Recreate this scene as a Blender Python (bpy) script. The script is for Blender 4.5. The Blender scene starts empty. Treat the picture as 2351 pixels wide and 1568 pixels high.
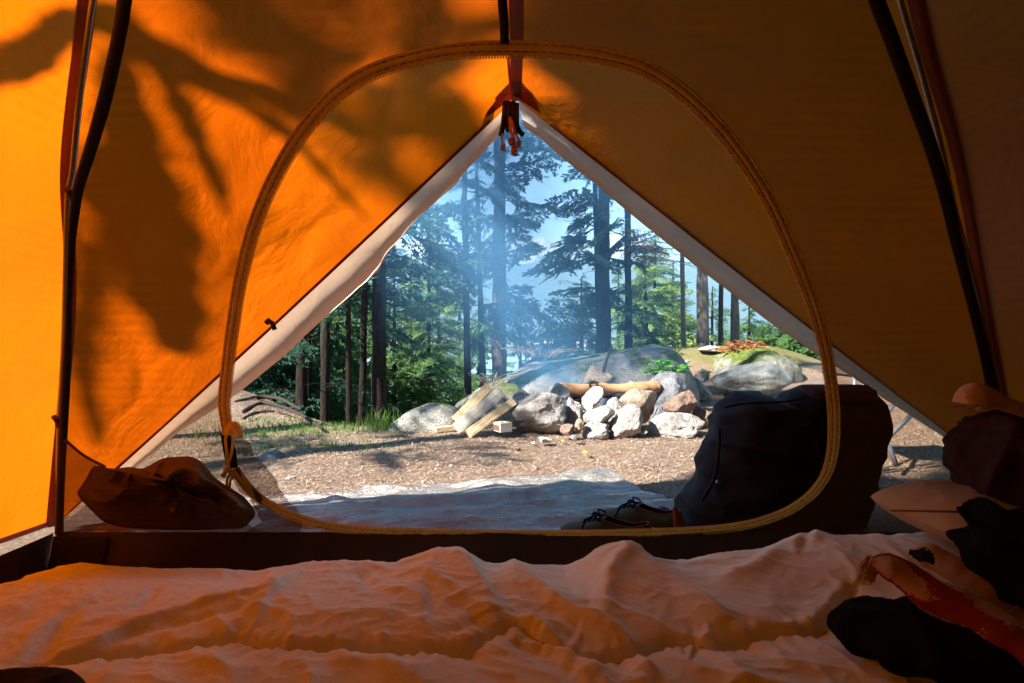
import bpy, bmesh, math, random
import numpy as np
from mathutils import Vector
random.seed(7); rng = np.random.default_rng(11)
R = math.radians
sc = bpy.context.scene
COL = sc.collection
FPX, HCAM, UC, VH = 1300.0, 0.65, 1175.5, 776.0
SUN_TO = Vector((-0.66, -0.40, 0.64)).normalized()      # towards the sun

# ------------------------------------------------------------------ camera
cam = bpy.data.objects.new('camera', bpy.data.cameras.new('camera')); COL.objects.link(cam)
cam.location = (0, 0, HCAM); cam.rotation_euler = (R(90 - 0.35), 0, 0)
cam.data.sensor_width = 36; cam.data.lens = FPX / 2351 * 36
cam.data.clip_start = 0.02; cam.data.clip_end = 30000
sc.camera = cam

def P(u, v, y):                       # reference-frame direction -> a point at real distance y
    return np.array([(u - UC) / FPX * y, y, HCAM - (v - VH) / FPX * y])
def PZ(u, v, z):                      # ... on the level z
    return P(u, v, (HCAM - z) * FPX / (v - VH))

# ------------------------------------------------------------------ noise
_perm = np.concatenate([rng.permutation(256)] * 3)
_g = rng.normal(size=(256, 3)); _g /= np.linalg.norm(_g, axis=1)[:, None]
def pn(p):
    p = np.asarray(p, float); i = np.floor(p).astype(int); f = p - i
    w = f * f * f * (f * (f * 6 - 15) + 10); i &= 255
    out = 0
    for a in (0, 1):
        for b in (0, 1):
            for c in (0, 1):
                h = _perm[_perm[_perm[i[:, 0] + a] + i[:, 1] + b] + i[:, 2] + c]
                d = (_g[h] * (f - np.array([a, b, c]))).sum(1)
                out = out + d * (w[:, 0] if a else 1 - w[:, 0]) * (w[:, 1] if b else 1 - w[:, 1]) * (w[:, 2] if c else 1 - w[:, 2])
    return out * 1.5
def fbm(p, o=4, lac=2.1, gain=.5):
    p = np.asarray(p, float); s = 0; a = 1
    for k in range(o):
        s = s + a * pn(p + 17.3 * k); p = p * lac; a *= gain
    return s
def xyz(x, y, z=0.):
    x, y = np.broadcast_arrays(np.asarray(x, float), np.asarray(y, float))
    return np.stack([x.ravel(), y.ravel(), np.broadcast_to(z, x.shape).ravel().astype(float)], 1)

# ------------------------------------------------------------------ objects
WORG = {}
def tagset(o, label=None, cat=None, group=None, kind=None):
    if label: o['label'] = label
    if cat: o['category'] = cat
    if group: o['group'] = group
    if kind: o['kind'] = kind
    return o
def thing(name, org, label, cat, group=None):
    o = bpy.data.objects.new(name, None); COL.objects.link(o)
    o.location = org; o.empty_display_size = .1
    WORG[o.name] = Vector(org)
    return tagset(o, label, cat, group)
def obj(name, V, F, mat, parent=None, org=None, smooth=True, midx=None, **kw):
    V = np.asarray(V, float)
    if parent is not None: org = WORG[parent.name]
    elif org is None: org = Vector((V[:, 0].mean(), V[:, 1].mean(), V[:, 2].min()))
    org = Vector(org)
    V = V - np.array(org)
    me = bpy.data.meshes.new(name)
    if isinstance(F, np.ndarray):
        n, k = F.shape
        me.vertices.add(len(V)); me.vertices.foreach_set('co', V.astype(np.float32).ravel())
        me.loops.add(n * k); me.loops.foreach_set('vertex_index', F.astype(np.int32).ravel())
        me.polygons.add(n)
        me.polygons.foreach_set('loop_start', np.arange(0, n * k, k, dtype=np.int32))
        me.polygons.foreach_set('loop_total', np.full(n, k, dtype=np.int32))
    else:
        me.from_pydata([tuple(v) for v in V], [], [tuple(int(i) for i in f) for f in F])
    for m in (mat if isinstance(mat, (list, tuple)) else [mat]): me.materials.append(m)
    if midx is not None: me.polygons.foreach_set('material_index', np.asarray(midx, dtype=np.int32))
    me.update(calc_edges=True)
    me.polygons.foreach_set('use_smooth', np.full(len(me.polygons), bool(smooth)))
    o = bpy.data.objects.new(name, me); COL.objects.link(o)
    WORG[o.name] = org
    if parent is not None: o.parent = parent
    else: o.location = org
    return tagset(o, **kw)
def merge(parts):
    V, F, n = [], [], 0
    for v, f in parts:
        v = np.asarray(v); V.append(v)
        F += [tuple(int(i) + n for i in q) for q in f]; n += len(v)
    return np.concatenate(V), F
def gridf(nu, nv, cu=False):          # quads of an nu x nv vertex grid (index i*nv+j)
    i, j = np.meshgrid(np.arange(nu if cu else nu - 1), np.arange(nv - 1), indexing='ij')
    i2 = (i + 1) % nu
    return np.stack([i * nv + j, i2 * nv + j, i2 * nv + j + 1, i * nv + j + 1], -1).reshape(-1, 4)
def cr(pts, n):                        # Catmull-Rom resample
    p = np.asarray(pts, float); p = np.vstack([2 * p[0] - p[1], p, 2 * p[-1] - p[-2]])
    t = np.linspace(0, len(p) - 3 - 1e-9, n); i = t.astype(int); f = (t - i)[:, None]
    a, b, c, d = p[i], p[i + 1], p[i + 2], p[i + 3]
    return .5 * (2 * b + (c - a) * f + (2 * a - 5 * b + 4 * c - d) * f * f + (3 * b - a - 3 * c + d) * f ** 3)
def arc(pts, n):                       # arc-length even resample
    p = np.asarray(pts, float); q = cr(p, 800); s = np.r_[0, np.cumsum(np.linalg.norm(np.diff(q, axis=0), axis=1))]
    t = np.linspace(0, s[-1], n)
    return np.stack([np.interp(t, s, q[:, k]) for k in range(3)], 1)
def nrm(a): return a / (np.linalg.norm(a, axis=-1, keepdims=True) + 1e-12)
def tube(path, rad, n=6, closed_ends=True):
    p = np.asarray(path, float); m = len(p); rad = np.broadcast_to(rad, (m,)).astype(float)
    t = nrm(np.gradient(p, axis=0))
    up = np.array([0, 0, 1.]) if abs(t[:, 2]).mean() < .8 else np.array([0, 1., 0])
    a = nrm(np.cross(t, up)); b = np.cross(t, a)
    th = np.linspace(0, 2 * np.pi, n, endpoint=False)
    V = (p[:, None] + rad[:, None, None] * (np.cos(th)[None, :, None] * a[:, None] + np.sin(th)[None, :, None] * b[:, None])).reshape(-1, 3)
    F = []
    for i in range(m - 1):
        for j in range(n):
            k = (j + 1) % n; F.append((i * n + j, i * n + k, (i + 1) * n + k, (i + 1) * n + j))
    if closed_ends: F += [tuple(range(n))[::-1], tuple((m - 1) * n + j for j in range(n))]
    return V, F
def box(c, s, rz=0, ry=0):
    c = np.asarray(c, float); s = np.asarray(s, float) / 2
    V = np.array([[x, y, z] for x in (-1, 1) for y in (-1, 1) for z in (-1, 1)]) * s
    V = V @ np.array([[math.cos(ry), 0, math.sin(ry)], [0, 1, 0], [-math.sin(ry), 0, math.cos(ry)]]).T
    V = V @ np.array([[math.cos(rz), -math.sin(rz), 0], [math.sin(rz), math.cos(rz), 0], [0, 0, 1]]).T
    return V + c, [(0, 1, 3, 2), (4, 6, 7, 5), (0, 4, 5, 1), (2, 3, 7, 6), (0, 2, 6, 4), (1, 5, 7, 3)]
def ribbon(path, side, half, prof=((-1, 0), (1, 0)), nrml=None):
    """strip along path; side = unit vectors across; prof = (across in half-widths, height in metres)"""
    p = np.asarray(path); half = np.broadcast_to(half, (len(p),))
    if nrml is None: nrml = nrm(np.cross(np.gradient(p, axis=0), side))
    V = np.stack([p + side * (a * half)[:, None] + nrml * h for a, h in prof], 1).reshape(-1, 3)
    return V, gridf(len(p), len(prof))

# ------------------------------------------------------------------ materials
def newmat(name):
    m = bpy.data.materials.new(name); m.use_nodes = True
    nt = m.node_tree; nt.nodes.clear(); return m, nt, nt.nodes, nt.links
def N(nt, typ, **kw):
    n = nt.nodes.new(typ)
    for k, v in kw.items():
        if k in n.inputs: n.inputs[k].default_value = v
        else: setattr(n, k, v)
    return n
def C4(c): return (c[0], c[1], c[2], 1)
def coords(nt, scale=(1, 1, 1)):
    tc = N(nt, 'ShaderNodeTexCoord'); mp = N(nt, 'ShaderNodeMapping'); mp.inputs['Scale'].default_value = scale
    nt.links.new(tc.outputs['Object'], mp.inputs['Vector']); return mp.outputs['Vector']
def ramp(nt, fac, stops, interp='LINEAR'):
    r = N(nt, 'ShaderNodeValToRGB'); e = r.color_ramp; e.interpolation = interp
    while len(e.elements) < len(stops): e.elements.new(.5)
    for el, (p, c) in zip(e.elements, stops): el.position = p; el.color = C4(c) if not np.isscalar(c) else (c, c, c, 1)
    nt.links.new(fac, r.inputs['Fac']); return r.outputs['Color']
def noise(nt, vec, scale, detail=4, rough=.55, dist=0):
    n = N(nt, 'ShaderNodeTexNoise'); n.inputs['Scale'].default_value = scale; n.inputs['Detail'].default_value = detail
    n.inputs['Roughness'].default_value = rough; n.inputs['Distortion'].default_value = dist
    nt.links.new(vec, n.inputs['Vector']); return n.outputs['Fac']
def bump(nt, h, strength, dist, prev=None):
    b = N(nt, 'ShaderNodeBump'); b.inputs['Strength'].default_value = strength; b.inputs['Distance'].default_value = dist
    nt.links.new(h, b.inputs['Height'])
    if prev: nt.links.new(prev, b.inputs['Normal'])
    return b.outputs['Normal']
def mixc(nt, f, a, b, mode='MIX'):
    m = N(nt, 'ShaderNodeMix'); m.data_type = 'RGBA'; m.blend_type = mode
    if np.isscalar(f): m.inputs[0].default_value = f
    else: nt.links.new(f, m.inputs[0])
    for s, x in ((6, a), (7, b)):
        if isinstance(x, tuple): m.inputs[s].default_value = C4(x)
        else: nt.links.new(x, m.inputs[s])
    return m.outputs[2]
def math_(nt, op, a, b=None, c=None):
    m = N(nt, 'ShaderNodeMath', operation=op)
    for s, x in enumerate((a, b, c)):
        if x is None: continue
        if np.isscalar(x): m.inputs[s].default_value = x
        else: nt.links.new(x, m.inputs[s])
    return m.outputs[0]
def out(nt, sh): nt.links.new(sh, N(nt, 'ShaderNodeOutputMaterial').inputs['Surface'])
def basic(name, c1, c2=None, scale=6, rough=.8, bs=.3, bd=.004, bscale=60, stretch=(1, 1, 1), spec=.3, metal=0, contrast=(.35, .65), sheen=0):
    m, nt, nd, lk = newmat(name); v = coords(nt, stretch)
    p = N(nt, 'ShaderNodeBsdfPrincipled'); p.inputs['Roughness'].default_value = rough
    p.inputs['Specular IOR Level'].default_value = spec; p.inputs['Metallic'].default_value = metal
    p.inputs['Sheen Weight'].default_value = sheen
    c2 = c2 or tuple(x * .7 for x in c1)
    lk.new(ramp(nt, noise(nt, v, scale, 6), [(contrast[0], c2), (contrast[1], c1)]), p.inputs['Base Color'])
    lk.new(bump(nt, noise(nt, v, bscale, 5), bs, bd), p.inputs['Normal'])
    out(nt, p.outputs[0]); return m
def fabric(name, cdiff, ctrans, tmix=.6, rough=.6, weave=1400, wr=.35, gloss=.05, wscale=9):
    """thin cloth that lets light through"""
    m, nt, nd, lk = newmat(name); v = coords(nt)
    nr = bump(nt, noise(nt, v, wscale, 5, .6, .6), wr, .02)
    d = N(nt, 'ShaderNodeBsdfDiffuse'); t = N(nt, 'ShaderNodeBsdfTranslucent'); g = N(nt, 'ShaderNodeBsdfGlossy'); g.inputs['Roughness'].default_value = rough
    blot = noise(nt, v, 5, 4)
    lk.new(ramp(nt, blot, [(.3, tuple(x * .9 for x in cdiff)), (.7, cdiff)]), d.inputs['Color'])
    lk.new(ramp(nt, blot, [(.3, tuple(x * .88 for x in ctrans)), (.7, ctrans)]), t.inputs['Color'])
    for s in (d, t, g): lk.new(nr, s.inputs['Normal'])
    a = N(nt, 'ShaderNodeMixShader'); a.inputs[0].default_value = tmix; lk.new(d.outputs[0], a.inputs[1]); lk.new(t.outputs[0], a.inputs[2])
    b = N(nt, 'ShaderNodeMixShader'); b.inputs[0].default_value = gloss; lk.new(a.outputs[0], b.inputs[1]); lk.new(g.outputs[0], b.inputs[2])
    out(nt, b.outputs[0]); return m
def netting(name, col, open_=.75, ribs=300, tint=(1, 1, 1), ctrans=None):
    """fine woven net: partly open, slightly ribbed"""
    m, nt, nd, lk = newmat(name); v = coords(nt)
    tr = N(nt, 'ShaderNodeBsdfTransparent'); tr.inputs['Color'].default_value = C4(tint)
    d = N(nt, 'ShaderNodeBsdfDiffuse'); d.inputs['Color'].default_value = C4(col)
    t = N(nt, 'ShaderNodeBsdfTranslucent'); t.inputs['Color'].default_value = C4(ctrans or col)
    a = N(nt, 'ShaderNodeMixShader'); a.inputs[0].default_value = .5; lk.new(d.outputs[0], a.inputs[1]); lk.new(t.outputs[0], a.inputs[2])
    w = N(nt, 'ShaderNodeTexWave', bands_direction='Z'); w.inputs['Scale'].default_value = ribs / 20; w.inputs['Distortion'].default_value = 1.2
    w.inputs['Detail'].default_value = 1; w.inputs['Detail Scale'].default_value = .3; lk.new(v, w.inputs['Vector'])
    n2 = noise(nt, v, 3.5, 3)
    amp = ramp(nt, n2, [(.45, 0.), (.62, 1.)])
    r = math_(nt, 'MULTIPLY', math_(nt, 'SUBTRACT', w.outputs['Fac'], .5), math_(nt, 'MULTIPLY', amp, .10))
    f = math_(nt, 'ADD', r, open_)
    b = N(nt, 'ShaderNodeMixShader'); lk.new(f, b.inputs[0]); lk.new(a.outputs[0], b.inputs[1]); lk.new(tr.outputs[0], b.inputs[2])
    out(nt, b.outputs[0]); return m

M = {}
M['fly'] = fabric('fly_cloth', (.09, .018, .001), (.95, .170, .001), .37, wr=.8, wscale=5)
M['fly_seam'] = fabric('fly_seam_tape', (.16, .035, .008), (.22, .045, .005), .25)
M['apex'] = fabric('apex_patch_cloth', (.22, .05, .015), (.30, .045, .006), .4)
M['flap'] = fabric('flap_lining', (.62, .56, .53), (.70, .46, .30), .34, wr=.3)
M['net'] = netting('inner_net', (.12, .036, .006), .66, tint=(1, .90, .80))
M['net_side'] = netting('side_net', (.14, .055, .01), .94, tint=(1, .97, .92))
M['net_dark'] = netting('door_net', (.055, .028, .022), .36, ribs=500, tint=(.95, .85, .82))
M['tub'] = basic('tub_floor_cloth', (.045, .028, .018), (.03, .017, .011), 4, .6, .5, .01, 12)
M['black'] = basic('black_webbing', (.012, .011, .012), (.008, .007, .008), 40, .7, .3, .001, 400)
M['zip'] = basic('zip_tape', (.90, .68, .16), (.80, .58, .12), 25, .55, .5, .0015, 260)
M['zipteeth'] = basic('zip_coil', (.88, .65, .25), (.8, .55, .18), 30, .4, .1, .001, 100)
M['stitch'] = basic('stitch_thread', (.16, .05, .012), (.1, .03, .01), 40, .8)
M['cord'] = basic('cord_yellow', (.88, .66, .10), (.78, .54, .07), 60, .6, .5, .001, 500)
M['cord_orange'] = basic('cord_orange', (.60, .20, .07), (.45, .14, .05), 60, .6, .5, .001, 500)
M['cord_tan'] = basic('cord_tan', (.45, .35, .22), (.3, .22, .14), 60, .6, .5, .001, 500)
M['bundle'] = fabric('door_bundle_cloth', (.15, .088, .03), (.10, .04, .008), .12, rough=.55, wr=.3, gloss=.05)
M['bag'] = basic('sleeping_bag_cotton', (.88, .85, .66), (.82, .79, .61), 5, .85, .35, .003, 300, spec=.15, sheen=.15)
M['seamthread'] = basic('quilt_seam_thread', (.34, .18, .10), None, 40, .9)
M['pillow'] = basic('pillow_cotton', (.46, .28, .13), (.38, .23, .10), 5, .9, .3, .002, 300)
M['darkcloth'] = basic('dark_fleece', (.010, .007, .006), (.006, .004, .004), 20, .95, .3, .003, 160, spec=.05)
M['brownfleece'] = basic('brown_fleece', (.05, .025, .02), (.03, .015, .012), 60, .95, .6, .004, 200, spec=.1)
M['cream'] = basic('cream_trim', (.65, .42, .25), (.5, .32, .2), 20, .95, .6, .003, 200)
M['pack'] = basic('pack_canvas', (.008, .006, .006), (.005, .004, .004), 10, .75, .5, .003, 250)
M['packred'] = basic('pack_red_lining', (.05, .008, .008), (.035, .006, .006), 10, .8)
M['leather'] = basic('leather_patch', (.26, .07, .03), (.18, .05, .02), 14, .6, .4, .002, 80)
M['shoe'] = basic('shoe_green_canvas', (.05, .075, .05), (.035, .055, .038), 20, .85, .5, .001, 500)
M['rubber'] = basic('shoe_rubber', (.62, .48, .45), (.5, .38, .36), 20, .6)
M['shoein'] = basic('shoe_lining', (.03, .03, .025), None, 20, .9)
M['metal'] = basic('grey_tube', (.32, .35, .42), (.25, .28, .34), 10, .35, metal=.6)
M['white'] = basic('white_card', (.8, .78, .76), (.72, .7, .68), 10, .6)
M['redprint'] = basic('red_print', (.7, .05, .03), None, 10, .6)
M['brownprint'] = basic('striker_strip', (.30, .13, .11), None, 10, .7)
M['creamcard'] = basic('cream_card', (.8, .72, .45), None, 10, .6)
M['char'] = basic('charred_wood', (.03, .027, .025), (.01, .01, .01), 30, .9, .8, .01, 60)
M['ash'] = basic('ash', (.45, .44, .43), (.1, .1, .1), 40, .95, .8, .01, 60)

def stone(name, base, dark, light, moss=0., spk=1., mosscol=(.10, .13, .025)):
    m, nt, nd, lk = newmat(name); v = coords(nt)
    p = N(nt, 'ShaderNodeBsdfPrincipled'); p.inputs['Roughness'].default_value = .9; p.inputs['Specular IOR Level'].default_value = .2
    big = ramp(nt, noise(nt, v, 5, 6, .62), [(.32, dark), (.5, base), (.68, light)])
    sp = ramp(nt, noise(nt, v, 90, 3, .7), [(.38, 0.15 if spk else 1.), (.47, 1.)])
    c = mixc(nt, .65 * spk, big, sp, 'MULTIPLY')
    sp2 = ramp(nt, noise(nt, v, 160, 2, .6), [(.60, 0.), (.70, 1.)])
    c = mixc(nt, math_(nt, 'MULTIPLY', sp2, .5), c, tuple(min(.8, x * 1.5) for x in light))
    if moss:
        g = N(nt, 'ShaderNodeNewGeometry'); s = N(nt, 'ShaderNodeSeparateXYZ'); lk.new(g.outputs['Normal'], s.inputs[0])
        a = math_(nt, 'ADD', math_(nt, 'MULTIPLY', s.outputs['Z'], .55), math_(nt, 'MULTIPLY', noise(nt, v, 3.2, 6, .7), .9))
        c = mixc(nt, ramp(nt, a, [(1.13 - moss * .4, 0.), (1.25 - moss * .4, 1.)]), c,
                 ramp(nt, noise(nt, v, 18, 5, .7), [(.35, tuple(x * .5 for x in mosscol)), (.65, tuple(x * 1.5 for x in mosscol))]))
    lk.new(c, p.inputs['Base Color'])
    h = math_(nt, 'ADD', noise(nt, v, 22, 8, .7), math_(nt, 'MULTIPLY', noise(nt, v, 110, 3, .7), .35))
    lk.new(bump(nt, h, 1., .03), p.inputs['Normal']); out(nt, p.outputs[0]); return m
M['st_grey'] = stone('granite_grey', (.37, .34, .32), (.19, .17, .16), (.50, .47, .44))
M['st_white'] = stone('granite_white', (.46, .43, .40), (.25, .23, .22), (.62, .59, .56), spk=.8)
M['st_tan'] = stone('granite_tan', (.37, .29, .21), (.20, .165, .14), (.50, .42, .33))
M['st_blue'] = stone('granite_dark', (.20, .20, .215), (.10, .10, .11), (.34, .34, .36))
M['st_red'] = stone('rock_red', (.27, .17, .13), (.15, .10, .08), (.38, .29, .24))
M['st_moss'] = stone('granite_mossy', (.27, .26, .23), (.12, .12, .11), (.42, .40, .37), moss=.36)
M['st_moss2'] = stone('granite_mossy_green', (.20, .19, .16), (.08, .085, .07), (.36, .35, .30), moss=.75)
M['st_lichen'] = stone('granite_lichen', (.24, .25, .23), (.10, .105, .10), (.44, .45, .42), moss=.15)

def woodmat(name, c1, c2, axis_scale=(1, 1, 1), dark=(.2, .12, .07)):
    m, nt, nd, lk = newmat(name)
    tc = N(nt, 'ShaderNodeTexCoord'); at = N(nt, 'ShaderNodeAttribute', attribute_name='grain')
    p = N(nt, 'ShaderNodeBsdfPrincipled'); p.inputs['Roughness'].default_value = .85; p.inputs['Specular IOR Level'].default_value = .15
    f = noise(nt, at.outputs['Vector'], 1, 5, .6, .3)
    f2 = noise(nt, at.outputs['Vector'], 4, 3, .6)
    c = ramp(nt, f, [(.3, c2), (.6, c1)])
    c = mixc(nt, ramp(nt, f2, [(.30, 1.), (.40, 0.)]), c, dark)
    lk.new(c, p.inputs['Base Color']); lk.new(bump(nt, f, .6, .006), p.inputs['Normal']); out(nt, p.outputs[0]); return m
M['wood'] = woodmat('split_wood_fresh', (.66, .50, .32), (.50, .36, .20))
M['woodgrey'] = woodmat('split_wood_weathered', (.60, .54, .47), (.36, .32, .28))
M['peeled'] = woodmat('peeled_log', (.40, .22, .11), (.30, .15, .07))
def barkmat(name, c1, c2, c3):
    m, nt, nd, lk = newmat(name); v = coords(nt, (1, 1, .22))
    p = N(nt, 'ShaderNodeBsdfPrincipled'); p.inputs['Roughness'].default_value = .95; p.inputs['Specular IOR Level'].default_value = .1
    f = noise(nt, v, 34, 6, .7, .4)
    c = ramp(nt, f, [(.3, c3), (.5, c2), (.7, c1)])
    c = mixc(nt, ramp(nt, noise(nt, v, 6, 4), [(.5, 0.), (.75, .5)]), c, (.12, .12, .10))
    lk.new(c, p.inputs['Base Color']); lk.new(bump(nt, f, 1., .03), p.inputs['Normal']); out(nt, p.outputs[0]); return m
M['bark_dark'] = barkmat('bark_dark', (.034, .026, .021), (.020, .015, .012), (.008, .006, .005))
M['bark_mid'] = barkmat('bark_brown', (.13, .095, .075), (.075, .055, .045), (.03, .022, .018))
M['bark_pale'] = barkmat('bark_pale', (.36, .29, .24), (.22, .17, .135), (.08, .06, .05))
def leafmat(name, c1, c2, tr=.35):
    m, nt, nd, lk = newmat(name); v = coords(nt)
    d = N(nt, 'ShaderNodeBsdfDiffuse'); t = N(nt, 'ShaderNodeBsdfTranslucent')
    c = ramp(nt, noise(nt, v, 1.7, 4, .7), [(.35, c2), (.65, c1)])
    lk.new(c, d.inputs['Color']); lk.new(mixc(nt, .5, c, tuple(min(1, x * 1.6) for x in c1)), t.inputs['Color'])
    a = N(nt, 'ShaderNodeMixShader'); a.inputs[0].default_value = tr; lk.new(d.outputs[0], a.inputs[1]); lk.new(t.outputs[0], a.inputs[2])
    out(nt, a.outputs[0]); return m
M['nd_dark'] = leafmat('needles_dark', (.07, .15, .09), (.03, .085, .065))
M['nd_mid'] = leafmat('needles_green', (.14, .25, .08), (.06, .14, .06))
M['nd_lit'] = leafmat('needles_sunlit', (.33, .44, .12), (.16, .26, .08), .45)  # sunlit copy of the needles, the sun's brightness put into the colour
M['nd_dead'] = leafmat('needles_dead', (.28, .18, .11), (.16, .10, .06), .2)
M['leaf_green'] = leafmat('leaf_green', (.12, .34, .04), (.06, .20, .03))
M['leaf_fern'] = leafmat('fern_green', (.26, .45, .05), (.14, .30, .03))
M['leaf_orange'] = leafmat('leaf_orange', (.48, .19, .07), (.25, .09, .04))
M['leaf_red'] = leafmat('leaf_red', (.20, .07, .04), (.10, .04, .03))
M['leaf_yellow'] = leafmat('leaf_yellow', (.55, .42, .10), (.4, .25, .06))
M['grass'] = leafmat('grass_blades', (.13, .24, .05), (.07, .12, .03))
M['needle_litter'] = basic('needle_litter', (.30, .15, .08), (.14, .07, .045), 30, .9)
M['twig'] = basic('twig_bark', (.30, .20, .14), (.12, .08, .06), 20, .9)

# ground
def ground_mat():
    m, nt, nd, lk = newmat('forest_floor'); v = coords(nt)
    p = N(nt, 'ShaderNodeBsdfPrincipled'); p.inputs['Roughness'].default_value = .95; p.inputs['Specular IOR Level'].default_value = .1
    f = noise(nt, v, 75, 6, .8); g = noise(nt, v, 1.6, 5, .65)
    c = ramp(nt, f, [(.28, (.06, .038, .028)), (.44, (.17, .115, .08)), (.56, (.30, .225, .165)), (.72, (.47, .40, .33))])
    c = mixc(nt, ramp(nt, g, [(.35, .55), (.55, 0.)]), c, (.15, .085, .058))
    vo = N(nt, 'ShaderNodeTexVoronoi'); vo.inputs['Scale'].default_value = 60; lk.new(v, vo.inputs['Vector'])
    peb = ramp(nt, vo.outputs['Distance'], [(.16, 1.), (.26, 0.)])
    peb = math_(nt, 'MULTIPLY', peb, ramp(nt, noise(nt, v, 9, 4), [(.48, 0.), (.6, .8)]))
    c = mixc(nt, peb, c, (.42, .37, .34))
    # green undergrowth far from the clearing
    sx = N(nt, 'ShaderNodeSeparateXYZ'); lk.new(v, sx.inputs[0])
    far = ramp(nt, math_(nt, 'ADD', math_(nt, 'MULTIPLY', sx.outputs['Z'], -1.), math_(nt, 'MULTIPLY', noise(nt, v, .8, 4), .6)), [(.7, 0.), (1., 1.)])
    c = mixc(nt, far, c, ramp(nt, noise(nt, v, 6, 6, .8), [(.3, (.02, .03, .012)), (.7, (.09, .12, .04))]))
    up_ = ramp(nt, math_(nt, 'ADD', sx.outputs['Z'], math_(nt, 'MULTIPLY', noise(nt, v, 5, 5, .7), .5)), [(.52, 0.), (.62, .8)])
    c = mixc(nt, up_, c, ramp(nt, noise(nt, v, 30, 5, .8), [(.35, (.07, .08, .02)), (.65, (.20, .19, .06))]))
    lk.new(c, p.inputs['Base Color'])
    lk.new(bump(nt, math_(nt, 'ADD', f, math_(nt, 'MULTIPLY', noise(nt, v, 14, 5), 1.5)), .9, .02), p.inputs['Normal'])
    out(nt, p.outputs[0]); return m
M['ground'] = ground_mat()

# ================================================================== TERRAIN
EX = np.array([-60, -12, -6, -3.4, -2.4, -1.5, -.9, -.3, .3, .9, 1.8, 3.2, 4.3, 5.5, 9, 60.])
EY = np.array([40, 13, 8.6, 6.6, 5.1, 4.25, 4.1, 4.6, 6.5, 8.5, 11, 10.5, 8.6, 10, 14, 60.])
def terrain(x, y, detail=True):
    x = np.asarray(x, float); y = np.asarray(y, float); sh = np.broadcast(x, y).shape
    x, y = np.broadcast_arrays(x, y)
    ye = np.interp(x, EX, EY)
    d = np.maximum(0, y - ye)
    z = -(.20 * d + .035 * d * d * (1 / (1 + d * .05)))
    z = np.maximum(z, -70)
    r = np.sqrt(((x - 2.9) / 1.7) ** 2 + ((y - 9.0) / 2.0) ** 2)
    z = z + .50 * np.exp(-r ** 4)
    z = z + .12 * np.exp(-(((x - 4.4) / 1.3) ** 2 + ((y - 8.0) / 1.2) ** 2))
    r2 = np.sqrt(((x + 3.3) / 1.6) ** 2 + ((y - 6.0) / .8) ** 2); z = z + .13 * np.exp(-r2 ** 2)
    if detail:
        p = xyz(x, y)
        nz = fbm(p * .7, 3).reshape(sh) * .03 + fbm(p * 4, 3).reshape(sh) * .008
        z = z + nz * np.clip((y - 1.6) / 1.2, 0, 1) + nz * 6 * np.clip((y - 12) / 30, 0, 1)
        z = z - .012 * (y < 1.6)
    return z
gx = np.r_[-900, -500, -250, -120, -60, -35, -20, -12, np.arange(-8, 8.01, .05), 12, 20, 35, 60, 120, 250, 500, 900]
gy = np.r_[-900, -400, -150, -60, -25, -12, -6, -3, np.arange(0, 11, .05), np.arange(11, 40, 1.), 45, 52, 60, 80, 120, 200]
XX, YY = np.meshgrid(gx, gy, indexing='ij')
ZZ = terrain(XX, YY); ZZ[np.abs(XX) > 500] -= 6
obj('ground', np.stack([XX, YY, ZZ], -1).reshape(-1, 3), gridf(len(gx), len(gy)), M['ground'], org=(0, 0, 0), kind='structure',
    label='brown needle-strewn dirt ground of the campsite clearing')
def tz(x, y): return float(terrain(np.array([x]), np.array([y]), False)[0])

# water, sky-side setting
WZ = -34.
def water_mat():
    m, nt, nd, lk = newmat('inlet_water'); v = coords(nt, (.4, 1, 1))
    p = N(nt, 'ShaderNodeBsdfPrincipled'); p.inputs['Base Color'].default_value = (.22, .34, .42, 1)
    p.inputs['Roughness'].default_value = .22; p.inputs['IOR'].default_value = 1.33
    lk.new(bump(nt, noise(nt, v, .5, 5, .7), .6, .5), p.inputs['Normal']); out(nt, p.outputs[0]); return m
obj('water', [(-9000, 60, WZ), (9000, 60, WZ), (9000, 9500, WZ), (-9000, 9500, WZ)], [(0, 1, 2, 3)], water_mat(), org=(0, 60, WZ),
    kind='structure', label='pale blue inlet water glimpsed between the trees')
# far mountains
def mountain_mat():
    m, nt, nd, lk = newmat('mountain_side'); v = coords(nt, (.001, .001, .001))
    p = N(nt, 'ShaderNodeBsdfPrincipled'); p.inputs['Roughness'].default_value = 1; p.inputs['Specular IOR Level'].default_value = 0
    s = N(nt, 'ShaderNodeSeparateXYZ'); lk.new(v, s.inputs[0])
    f = math_(nt, 'ADD', math_(nt, 'MULTIPLY', s.outputs['Z'], .55), math_(nt, 'MULTIPLY', noise(nt, v, 3.0, 8, .7), .9))
    c = mixc(nt, ramp(nt, f, [(.90, 0.), (.98, 1.)]), ramp(nt, noise(nt, v, 40, 4), [(.3, (.03, .06, .035)), (.7, (.07, .11, .06))]), (.38, .36, .35))
    lk.new(c, p.inputs['Base Color']); lk.new(bump(nt, noise(nt, v, 14, 8, .7), 1., 60), p.inputs['Normal']); out(nt, p.outputs[0]); return m
mx = np.linspace(-9000, 9000, 420); my = np.linspace(3800, 9000, 110)
MX, MY = np.meshgrid(mx, my, indexing='ij')
RU = np.array([-3000, 300, 700, 940, 1000, 1100, 1200, 1240, 1300, 1400, 1500, 1560, 1620, 1680, 1760, 1900, 2400, 5000.])
RV = np.array([600, 560, 575, 580, 566, 575, 562, 558, 566, 572, 592, 622, 650, 672, 700, 690, 650, 620.])
rv = np.interp(MX / 6600 * FPX + UC, RU, RV)
hpk = (VH - rv) * 6600 / FPX
prof = np.exp(-((MY - 6600) / 1700.) ** 2) * 1.0
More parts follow.
